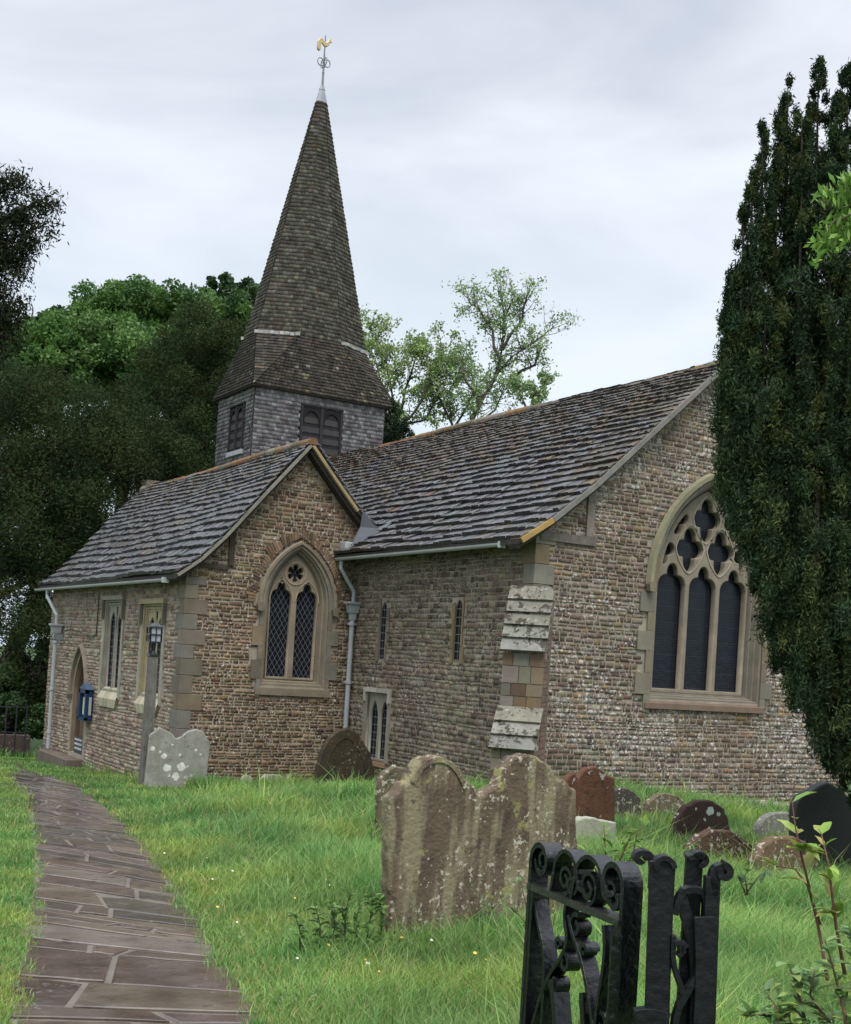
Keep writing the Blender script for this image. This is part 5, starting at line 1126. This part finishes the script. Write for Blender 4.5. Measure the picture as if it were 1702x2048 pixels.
airy('ash_tree', 'thin twiggy sapling at the right end of the pale trees above the ridge', (31, 47, -2), 57,
     [[None, (1060, 830), (1068, 790), (1090, 765)], [(1060, 830), (1045, 800), (1040, 770)]], 5, 1500, .18, PAL, 37, tr=.08, spread=.25)
tree('yew_tree', 'small dark yew between the belfry and the pale trees', [pb(785, 860, 47, 30, 55), pb(770, 900, 47, 40, 60), pb(805, 900, 47, 28, 45)], 22000, .11, YEW, 'needle', (22, 41, -2), .3, sub=40, aspect=.35, seed=9)
# hedge and undergrowth at the far left
tree('hedge', 'ragged green hedge shrubs beyond the low wall at the far left', [pb(-20, 1400, 40, 60, 60), pb(30, 1390, 41, 50, 60), pb(70, 1420, 41, 40, 50), pb(20, 1440, 39, 70, 35), pb(90, 1340, 42, 40, 60)], 50000, .12, [(.03, .06, .02), (.05, .10, .03), (.07, .14, .04), (.10, .09, .07)], 'leaf', (6, 40, -2), .1, cat='hedge', sub=50, aspect=.6, seed=10)
# left edge conifer: drooping sprays of a near tree standing outside the frame
t = empty('conifer_tree', (-2.6, 12.5, -.6), 'dark drooping conifer branches reaching in at the upper left edge', 'tree')
trunk([(-2.6, 12.5, -1), (-2.6, 12.6, 4), (-2.5, 12.6, 9.5)], [.35, .26, .06], t)
mb = MB(); TC = []; rs = random.Random(5)
for (tx_, ty_, sy_) in ((112, 385, 480), (98, 445, 520), (50, 350, 430), (8, 330, 400), (60, 520, 560), (40, 600, 640), (55, 610, 690), (25, 650, 720), (75, 480, 540), (10, 700, 760), (30, 480, 560), (90, 405, 470), (50, 420, 500), (20, 560, 620), (-10, 420, 500), (-10, 600, 650)):
    e_ = atD(tx_, ty_, 13); s_ = atD(-170, sy_, 13.0); m = s_.lerp(e_, .55) - Vector((0, 0, .1)); mb.tube([s_, m, e_], [.04, .02, .005], (.05, .04, .03), 5, False)
    for k in range(30):
        q = rs.uniform(.22, 1) ; p = s_.lerp(m, q * 2) if q < .5 else m.lerp(e_, q * 2 - 1); TC.append(tuple(p + Vector([rs.uniform(-.06, .06), rs.uniform(-.15, .15), rs.uniform(-.14, .03)])))
mb.build('branch', 'bark', t); T = np.array(TC); r2 = np.random.RandomState(2); n = 34000; idx = r2.randint(0, len(T), n); Cn = T[idx] + r2.normal(size=(n, 3)) * np.array([.055, .055, .06]); L_ = .05 * r2.uniform(.6, 1.5, n)
V, Fc = leaves(Cn, None, L_, L_ * .26, r2, 0, .6); npmesh('crown', V, Fc, np.repeat(tri_col(n, [(.022, .032, .018), (.032, .040, .020), (.018, .028, .016), (.045, .045, .022)], r2), 4, 0), 'needle', t)
# great upright yew on the right
def plumes(name, label, base, PL, nleaf, size, cols, seed, tr=.35):
    t = empty(name, base, label, 'tree'); rs = np.random.RandomState(seed); C = []; COLs = []; tot = sum((yb - yt) * w_ for _, yt, yb, w_, _ in PL)
    trunk([Vector(base) - Vector((0, 0, .3)), Vector(base) + Vector((0, 0, 3))], [tr, tr * .7], t)
    cols = np.array(cols); mb = MB()
    for (x, yt, yb, w_, D) in PL:
        n = int(nleaf * (yb - yt) * w_ / tot); k = D / F; top_ = np.array(atD(x + (yb - yt) * .0, yt, D)); bot = np.array(atD(x - (yb - yt) * .022, yb, D)); Hh = top_[2] - bot[2]; R0 = w_ * k * .90
        mb.tube([Vector(bot) , Vector((bot + top_) / 2), Vector(top_) - Vector((0, 0, .1))], [.05, .03, .006], (.05, .04, .03), 4, False)
        # tufts along the plume
        m = max(30, int(Hh * R0 * 130)); q = rs.rand(m) ; prof = np.minimum(1, ((1 - q) / .42 + .02) ** .55) * np.minimum(1, (q / .10 + .05) ** .6); a = rs.rand(m) * 2 * np.pi; rr = R0 * prof * (.5 + .5 * rs.rand(m) ** .7 + .28 * (rs.rand(m) > .86))
        tc_ = bot + (top_ - bot) * q[:, None] + np.stack([np.cos(a) * rr, np.sin(a) * rr, rs.uniform(-.05, .05, m)], 1)
        ct = cols[rs.randint(0, len(cols), m)] * rs.uniform(.7, 1.35, (m, 1)); i = rs.randint(0, m, n); d = rs.normal(size=(n, 3)) * np.array([.045, .045, .085]) * np.clip(prof[i], .45, 1)[:, None]
        C.append(tc_[i] + d); COLs.append(ct[i] * rs.uniform(.8, 1.25, (n, 1)))
    mb.build('branch', 'bark', t)
    C = np.concatenate(C); COLs = np.concatenate(COLs); n = len(C); L_ = size * rs.uniform(.6, 1.5, n); V, Fc = leaves(C, None, L_, L_ * .24, rs, .9, 0); npmesh('crown', V, Fc, np.repeat(COLs, 4, 0), 'needle', t); return t
PL = [(1577, 150, 900, 36, 14.4), (1527, 258, 900, 28, 14.1), (1638, 128, 900, 40, 14.8), (1697, 130, 1000, 44, 14.6), (1672, 190, 900, 32, 14.2), (1606, 215, 800, 28, 14.2), (1506, 345, 1000, 28, 14.0), (1488, 425, 1000, 27, 14.0), (1472, 500, 940, 24, 14.2), (1456, 590, 900, 22, 14.2),
      (1555, 330, 1180, 52, 14.3), (1605, 330, 1330, 60, 14.0), (1665, 330, 1450, 70, 14.0), (1494, 560, 1060, 40, 14.2), (1468, 640, 1010, 32, 14.2), (1532, 600, 1190, 50, 13.9), (1585, 800, 1340, 56, 13.8), (1640, 800, 1440, 62, 13.6), (1700, 600, 1540, 66, 13.8), (1760, 300, 1620, 80, 14.2), (1735, 150, 1200, 56, 14.6), (1520, 850, 1120, 40, 13.9), (1685, 1100, 1535, 50, 13.5), (1566, 1000, 1265, 42, 13.7), (1620, 1150, 1400, 40, 13.6), (1790, 200, 1600, 70, 14.0), (1468, 820, 985, 26, 14.0), (1484, 900, 1075, 24, 13.9), (1830, 300, 1680, 80, 14.3), (1650, 1250, 1480, 36, 13.5), (1730, 1200, 1620, 50, 13.5), (1548, 1050, 1240, 26, 13.6)]
plumes('yew_tree', 'towering dark columnar yew with several spiky tips at the right edge', tuple(atD(1900, 1700, 14.4).to_2d()) + (-.7,), PL, 620000, .055, [(.036, .062, .026), (.050, .078, .030), (.027, .050, .024), (.062, .078, .028), (.042, .070, .034), (.034, .058, .028)], 21)
# bright spray of leaves at the upper right
t = empty('small_tree', (9.9, 6.4, -.3), 'fresh bright green leafy twigs hanging before the dark yew at the upper right', 'tree'); trunk([(9.9, 6.4, -.5), (9.8, 6.6, 3), tuple(atD(1790, 380, 9.0))], [.09, .07, .03], t)
mb = MB(); TC = []; rs = random.Random(8)
for P in (((1790, 330), (1740, 350), (1690, 375), (1650, 385)), ((1780, 380), (1720, 410), (1670, 440), (1640, 470)), ((1770, 400), (1700, 430), (1660, 455), (1632, 520)), ((1780, 350), (1720, 360), (1700, 372), (1680, 400)), ((1790, 420), (1730, 430), (1700, 450), (1690, 475))):
    Q = [atD(x, y, 9.0 + rs.uniform(-.2, .2)) for x, y in P]; mb.tube(Q, [.015, .010, .006, .003], (.12, .13, .06), 5, False)
    for i in range(3):
        for k in range(16): TC.append(tuple(Q[i].lerp(Q[i + 1], rs.random()) + Vector([rs.uniform(-.07, .07), rs.uniform(-.07, .07), rs.uniform(-.10, .03)])))
mb.build('branch', 'bark', t); T = np.array(TC); r2 = np.random.RandomState(3); n = 900; idx = r2.randint(0, len(T), n); Cn = T[idx] + r2.normal(size=(n, 3)) * .03; L_ = .075 * r2.uniform(.6, 1.3, n)
V, Fc = leaves(Cn, None, L_, L_ * .34, r2, 0, 1.4); npmesh('crown', V, Fc, np.repeat(tri_col(n, [(.16, .30, .05), (.22, .36, .07), (.12, .24, .04)], r2), 4, 0), 'leaf', t)

# ------------------------------------------------------------------ foreground shoots and shrubs
def ovate(mb, p, d, up, L_, W_, c):
    d = d.normalized(); s_ = d.cross(up).normalized(); n_ = s_.cross(d); q = [p, p + d * L_ * .3 + s_ * W_ * .5 + n_ * .15 * W_, p + d * L_ * .7 + s_ * W_ * .38 + n_ * .1 * W_, p + d * L_ - n_ * .1 * L_, p + d * L_ * .7 - s_ * W_ * .38 + n_ * .1 * W_, p + d * L_ * .3 - s_ * W_ * .5 + n_ * .15 * W_, p + d * L_ * .5]
    mb.add(q, [(0, 1, 6), (1, 2, 6), (2, 3, 6), (3, 4, 6), (4, 5, 6), (5, 0, 6)], c)
def shoot(name, label, stems, D, lsize, lcols, seed, every=.05, group=None, stemc=(.14, .07, .05), cat='plant', r0=.006, start=0.0, base=None):
    rs = random.Random(seed); Q0 = atD(*stems[0][0], D); b = base or Vector((Q0.x, Q0.y, gz(Q0.x, Q0.y))); t = empty(name, b, label, cat, group); ms = MB(); ml = MB()
    for S in stems:
        Q = [atD(x, y, D + rs.uniform(-.05, .05)) for x, y in S]; n = len(Q); ms.tube(Q, [r0 * (1 - .75 * i / (n - 1)) for i in range(n)], stemc, 6)
        for i in range(n - 1):
            L_ = (Q[i + 1] - Q[i]).length; m = max(1, int(L_ / every))
            for k in range(m):
                f = (i + (k + rs.random()) / m) / (n - 1)
                if f < start: continue
                p = Q[i].lerp(Q[i + 1], (k + rs.random()) / m); d = Vector((rs.uniform(-1, 1), rs.uniform(-1, 1), rs.uniform(-.15, .7))); sz = lsize * rs.uniform(.55, 1.2)
                for z in range(rs.choice([1, 2, 3])): ovate(ml, p, d + Vector((rs.uniform(-.7, .7), rs.uniform(-.7, .7), rs.uniform(-.4, .4))), Vector((0, 0, 1)), sz, sz * .5, jit(rs.choice(lcols), .2))
    ms.build('stem', 'bark', t, smooth=True); ml.build('leaves', 'leaf', t, fix=False); return t
YG = [(.22, .34, .06), (.28, .38, .08), (.17, .28, .05), (.30, .30, .08)]; RG = [(.07, .14, .045), (.09, .17, .05), (.12, .20, .06), (.06, .12, .05)]
shoot('rose_shoot', 'tall reddish rose shoot with yellow green leaves before the crumbling brown headstone', [[(1655, 1960), (1640, 1870), (1620, 1780), (1600, 1700), (1590, 1650), (1584, 1600)]], 4.0, .085, YG, 1, .035, start=.35)
shoot('rose_shoot', 'right hand rose shoot with upright leaf tips against the dark pointed headstone', [[(1690, 1950), (1672, 1850), (1662, 1770), (1655, 1720), (1642, 1665)]], 4.0, .08, YG, 2, .035, start=.25)
shoot('rose_shoot', 'short arching green shoot left of the tall reddish one', [[(1640, 1850), (1615, 1770), (1590, 1738), (1552, 1732)]], 4.1, .075, YG, 3, .04, start=.45)
shoot('shrub', 'leafy rose shrub with bluish green leaves in the lower right corner', [[(1700, 2150), (1690, 2030), (1670, 1950), (1650, 1880)], [(1640, 2150), (1610, 2040), (1590, 1960), (1575, 1925)], [(1690, 2150), (1600, 2060), (1540, 2030), (1480, 2030)], [(1740, 2100), (1720, 1990), (1705, 1900), (1712, 1850)], [(1600, 2150), (1560, 2060), (1550, 2010), (1530, 1980)], [(1700, 2100), (1640, 2020), (1620, 1990), (1630, 1940)], [(1720, 2120), (1660, 2070), (1580, 2080), (1500, 2090)]], 3.6, .055, [(.17, .28, .10), (.21, .32, .12), (.14, .25, .09), (.27, .36, .10)], 4, .010, cat='shrub', stemc=(.12, .07, .045))
shoot('sapling', 'young bright green leafy plant behind the gate, before the white lichened headstone', [[(1215, 1800), (1212, 1720), (1208, 1650)], [(1225, 1790), (1240, 1720), (1262, 1670), (1290, 1650)], [(1230, 1790), (1250, 1740), (1268, 1700), (1275, 1660)], [(1218, 1780), (1185, 1730), (1170, 1700)], [(1228, 1780), (1270, 1730), (1285, 1690)]], 6.0, .06, [(.10, .22, .04), (.14, .28, .05), (.20, .30, .06)], 5, .022, stemc=(.12, .06, .04), start=.2)
shoot('nettle_clump', 'dark green weeds at the left foot of the large double headed headstone', [[(640, 1900), (640, 1850), (630, 1810)], [(690, 1900), (690, 1830), (700, 1785)], [(730, 1900), (740, 1840), (745, 1790)], [(600, 1900), (600, 1860), (590, 1830)], [(660, 1910), (670, 1850), (660, 1800)], [(760, 1890), (765, 1830), (760, 1800)], [(715, 1890), (712, 1840), (722, 1800)]], 8.2, .07, [(.10, .19, .05), (.13, .24, .06), (.17, .27, .08)], 6, .013, cat='weeds', stemc=(.05, .08, .03))
shoot('weed_plant', 'small leafy weed at the right end of the half round mottled headstone', [[(1495, 1790), (1490, 1750), (1500, 1738)], [(1490, 1790), (1520, 1750), (1535, 1740)], [(1492, 1790), (1480, 1760), (1470, 1752)]], 9.5, .09, RG, 7, .06, stemc=(.1, .07, .04))
shoot('weed_plant', 'green climber sprig on the right side of the double headed headstone', [[(1060, 1850), (1050, 1800), (1040, 1760)], [(1100, 1860), (1110, 1830), (1090, 1800)], [(1060, 1850), (1025, 1820), (1010, 1800)]], 7.9, .06, RG, 8, .06, stemc=(.1, .07, .04))
shoot('weed_plant', 'small fern like weeds below the low side window', [[(742, 1600), (752, 1565), (765, 1540)], [(760, 1600), (768, 1560), (775, 1545)], [(752, 1600), (758, 1555), (752, 1538)]], 21.5, .16, RG, 9, .12, stemc=(.08, .09, .04))

# ------------------------------------------------------------------ grass
poly = np.array([tuple(p) for p in Lr] + [tuple(p) for p in reversed(Rr)])
def inpoly(x, y, P):
    inside = np.zeros(len(x), bool); n = len(P); j = n - 1
    for i in range(n):
        c = ((P[i, 1] > y) != (P[j, 1] > y)) & (x < (P[j, 0] - P[i, 0]) * (y - P[i, 1]) / (P[j, 1] - P[i, 1] + 1e-12) + P[i, 0]); inside ^= c; j = i
    return inside
Cp = np.array([tuple((a + b) / 2) for a, b in zip(Lr, Rr)]); Ed = np.array([tuple(p) for q in (LW, RW) for p in resample(q, 110)])
Ew = np.array([(a - b).length / 2 for a, b in zip(Lr, Rr)])
def grass(name, N, dmin, dmax, seed):
    rs = np.random.RandomState(seed); d = dmin * (dmax / dmin) ** rs.rand(N); az0 = math.atan2(.50, .865); az = az0 + rs.uniform(-.40, .40, N); x, y = d * np.sin(az), d * np.cos(az)
    keep = ~((x > XS - .05) & (y > YE - .05)) & ~((x > XC - .05) & (y > YC - .05)) & ~((x > 7.9) & (y > 31.2) & (y < 34.6)) & (y < 41)
    x, y, d = x[keep], y[keep], d[keep]
    # distance to path
    n0 = rs.rand(len(x))
    D2 = np.full(len(x), 1e9)
    for q in Ed: D2 = np.minimum(D2, (x - q[0]) ** 2 + (y - q[1]) ** 2)
    D2 = np.sqrt(D2); D2 = np.where(inpoly(x, y, poly), -D2, D2)
    k2 = D2 > -.02 - .09 * n0 ** 3 - .05 * (np.sin(y * 5.1) * np.sin(y * 2.3 + x) > .3); x, y, d, D2 = x[k2], y[k2], d[k2], D2[k2]
    lf = np.sin(x * 1.1 + 2 * np.sin(y * .7)) * np.sin(y * .9 + 1.3 * np.sin(x * .8)); f2 = np.sin(x * 3.1 + y * 1.7) * np.sin(y * 2.7 - x * .9)
    side = (x - y * .27) # left of the path is small
    ix = np.interp(y, Cp[::-1, 1], Cp[::-1, 0]) if Cp[0, 1] > Cp[-1, 1] else np.interp(y, Cp[:, 1], Cp[:, 0]); left = x < ix
    hgt = .06 + np.clip((D2 - .10) / 1.1, 0, 1) * (.17 + .08 * lf + .055 * f2); hgt = np.where(left, .05 + .03 * np.clip(D2, 0, 1), hgt); hgt = np.where((x < 8.6) & (y > 20.0) & (D2 < 2.6), .05 + .02 * f2, hgt)
    p_drop = rs.rand(len(x)) < np.clip(.10 + .25 * f2 * lf, 0, .5); sel = ~p_drop; x, y, d, hgt, lf, f2, D2, left = [q[sel] for q in (x, y, d, hgt, lf, f2, D2, left)]
    n = len(x); hgt = hgt * rs.uniform(.5, 1.45, n); tall = rs.rand(n) < .02; hgt = np.where(tall & ~left, hgt * 1.7, hgt); wd = (.0022 + .0005 * d) * rs.uniform(.7, 1.5, n); z = gzA(x, y)
    a = rs.rand(n) * 2 * np.pi; bend = hgt * rs.uniform(.1, 1.05, n); wind = .8; bx, by = np.cos(a) * bend + .12 * hgt, np.sin(a) * bend; b = rs.rand(n) * np.pi; sx_, sy_ = np.cos(b) * wd / 2, np.sin(b) * wd / 2
    P = np.zeros((n, 5, 3)); P[:, 0] = np.stack([x - sx_, y - sy_, z - .01], 1); P[:, 1] = np.stack([x + sx_, y + sy_, z - .01], 1)
    P[:, 2] = np.stack([x - sx_ * .8 + bx * .35, y - sy_ * .8 + by * .35, z + hgt * .6], 1); P[:, 3] = np.stack([x + sx_ * .8 + bx * .35, y + sy_ * .8 + by * .35, z + hgt * .6], 1); P[:, 4] = np.stack([x + bx, y + by, z + hgt * rs.uniform(.85, 1, n)], 1)
    i = np.arange(n)[:, None] * 5; Fc = np.concatenate([i + np.array([[0, 1, 3]]), i + np.array([[0, 3, 2]]), i + np.array([[2, 3, 4]])], 0)
    f3 = np.sin(x * 1.9 + 1.1 * y) * np.sin(y * 1.3 - x * .5 + 2) + .5 * np.sin(x * 5.3 + 2) * np.sin(y * 4.1)
    base = np.array([(.145, .26, .065), (.185, .31, .085), (.105, .205, .05), (.25, .345, .12), (.14, .29, .075), (.20, .32, .095)])[rs.randint(0, 6, n)]
    base = base * np.where(f3[:, None] > .45, np.array([[1.3, 1.12, .95]]), 1) * np.where(f3[:, None] < -.55, np.array([[.62, .78, .75]]), 1)
    tone = (1 + .16 * lf + .12 * f2)[:, None]; c = base * tone * rs.uniform(.8, 1.2, (n, 1)); dry = rs.rand(n) < (.045 + .06 * (D2 < .3) + .05 * (f3 > .6)); c[dry] = np.array([.34, .30, .14]); yel = (D2 < .4); c[yel] *= np.array([1.04, 1.0, .95])
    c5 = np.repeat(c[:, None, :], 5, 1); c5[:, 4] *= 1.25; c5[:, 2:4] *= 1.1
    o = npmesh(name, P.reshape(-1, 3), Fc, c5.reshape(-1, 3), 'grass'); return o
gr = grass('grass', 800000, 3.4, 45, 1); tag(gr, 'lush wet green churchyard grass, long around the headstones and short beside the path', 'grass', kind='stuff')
rs = np.random.RandomState(14); V = []; Cw = []
for k in range(900):
    p = G(rs.uniform(0, 1680), rs.uniform(1600, 2046))
    if p.y > 15 or inpoly(np.array([p.x]), np.array([p.y]), poly)[0]: continue
    if math.sin(p.x * 2.3 + p.y) * math.sin(p.y * 1.9 - p.x) < -.1: continue
    z = gz(p.x, p.y) + rs.uniform(.03, .12); cc = np.array([(.10, .19, .05), (.14, .24, .07), (.08, .16, .05), (.17, .25, .10)][rs.randint(4)])
    for q in range(rs.randint(3, 8)):
        a = rs.rand() * 6.28; L_ = rs.uniform(.018, .04); w_ = L_ * rs.uniform(.25, .4); u = np.array([math.cos(a), math.sin(a), rs.uniform(.1, .9)]); v = np.array([-math.sin(a), math.cos(a), 0]); o_ = np.array([p.x, p.y, z]) + rs.normal(size=3) * .015
        V += [o_, o_ + u * L_ * .5 + v * w_, o_ + u * L_, o_ + u * L_ * .5 - v * w_]; Cw += [cc * rs.uniform(.8, 1.2)] * 4
o = npmesh('ground_weeds', np.array(V), np.arange(len(V)).reshape(-1, 4), np.array(Cw), 'grass'); tag(o, 'clover, dock and dandelion leaves growing through the grass', 'weeds', kind='stuff')
# daisies and buttercups, dandelion dots
rs = np.random.RandomState(4); mb = MB()
for k in range(120):
    px_, py_ = rs.uniform(60, 1650), rs.uniform(1590, 2040); p = G(px_, py_)
    if inpoly(np.array([p.x]), np.array([p.y]), poly)[0] or p.y > 17: continue
    h = rs.uniform(.08, .22); c = (.75, .74, .66) if rs.rand() < .45 else (.60, .46, .08); r = rs.uniform(.006, .013); q = Vector((p.x, p.y, gz(p.x, p.y) + h)); n = 7; tl = Vector((rs.uniform(-.3, .3), -.5, 1)).normalized(); e1 = tl.cross(Vector((1, 0, 0))).normalized(); e2 = tl.cross(e1)
    mb.add([tuple(q + tl * .004)] + [tuple(q + (e1 * math.cos(a) + e2 * math.sin(a)) * r) for a in np.linspace(0, 2 * math.pi, n, endpoint=False)], [(0, 1 + i, 1 + (i + 1) % n) for i in range(n)], c)
o = mb.build('wild_flowers', 'petal', fix=False); tag(o, 'scattered daisies and buttercups in the churchyard grass', 'flowers', kind='stuff')
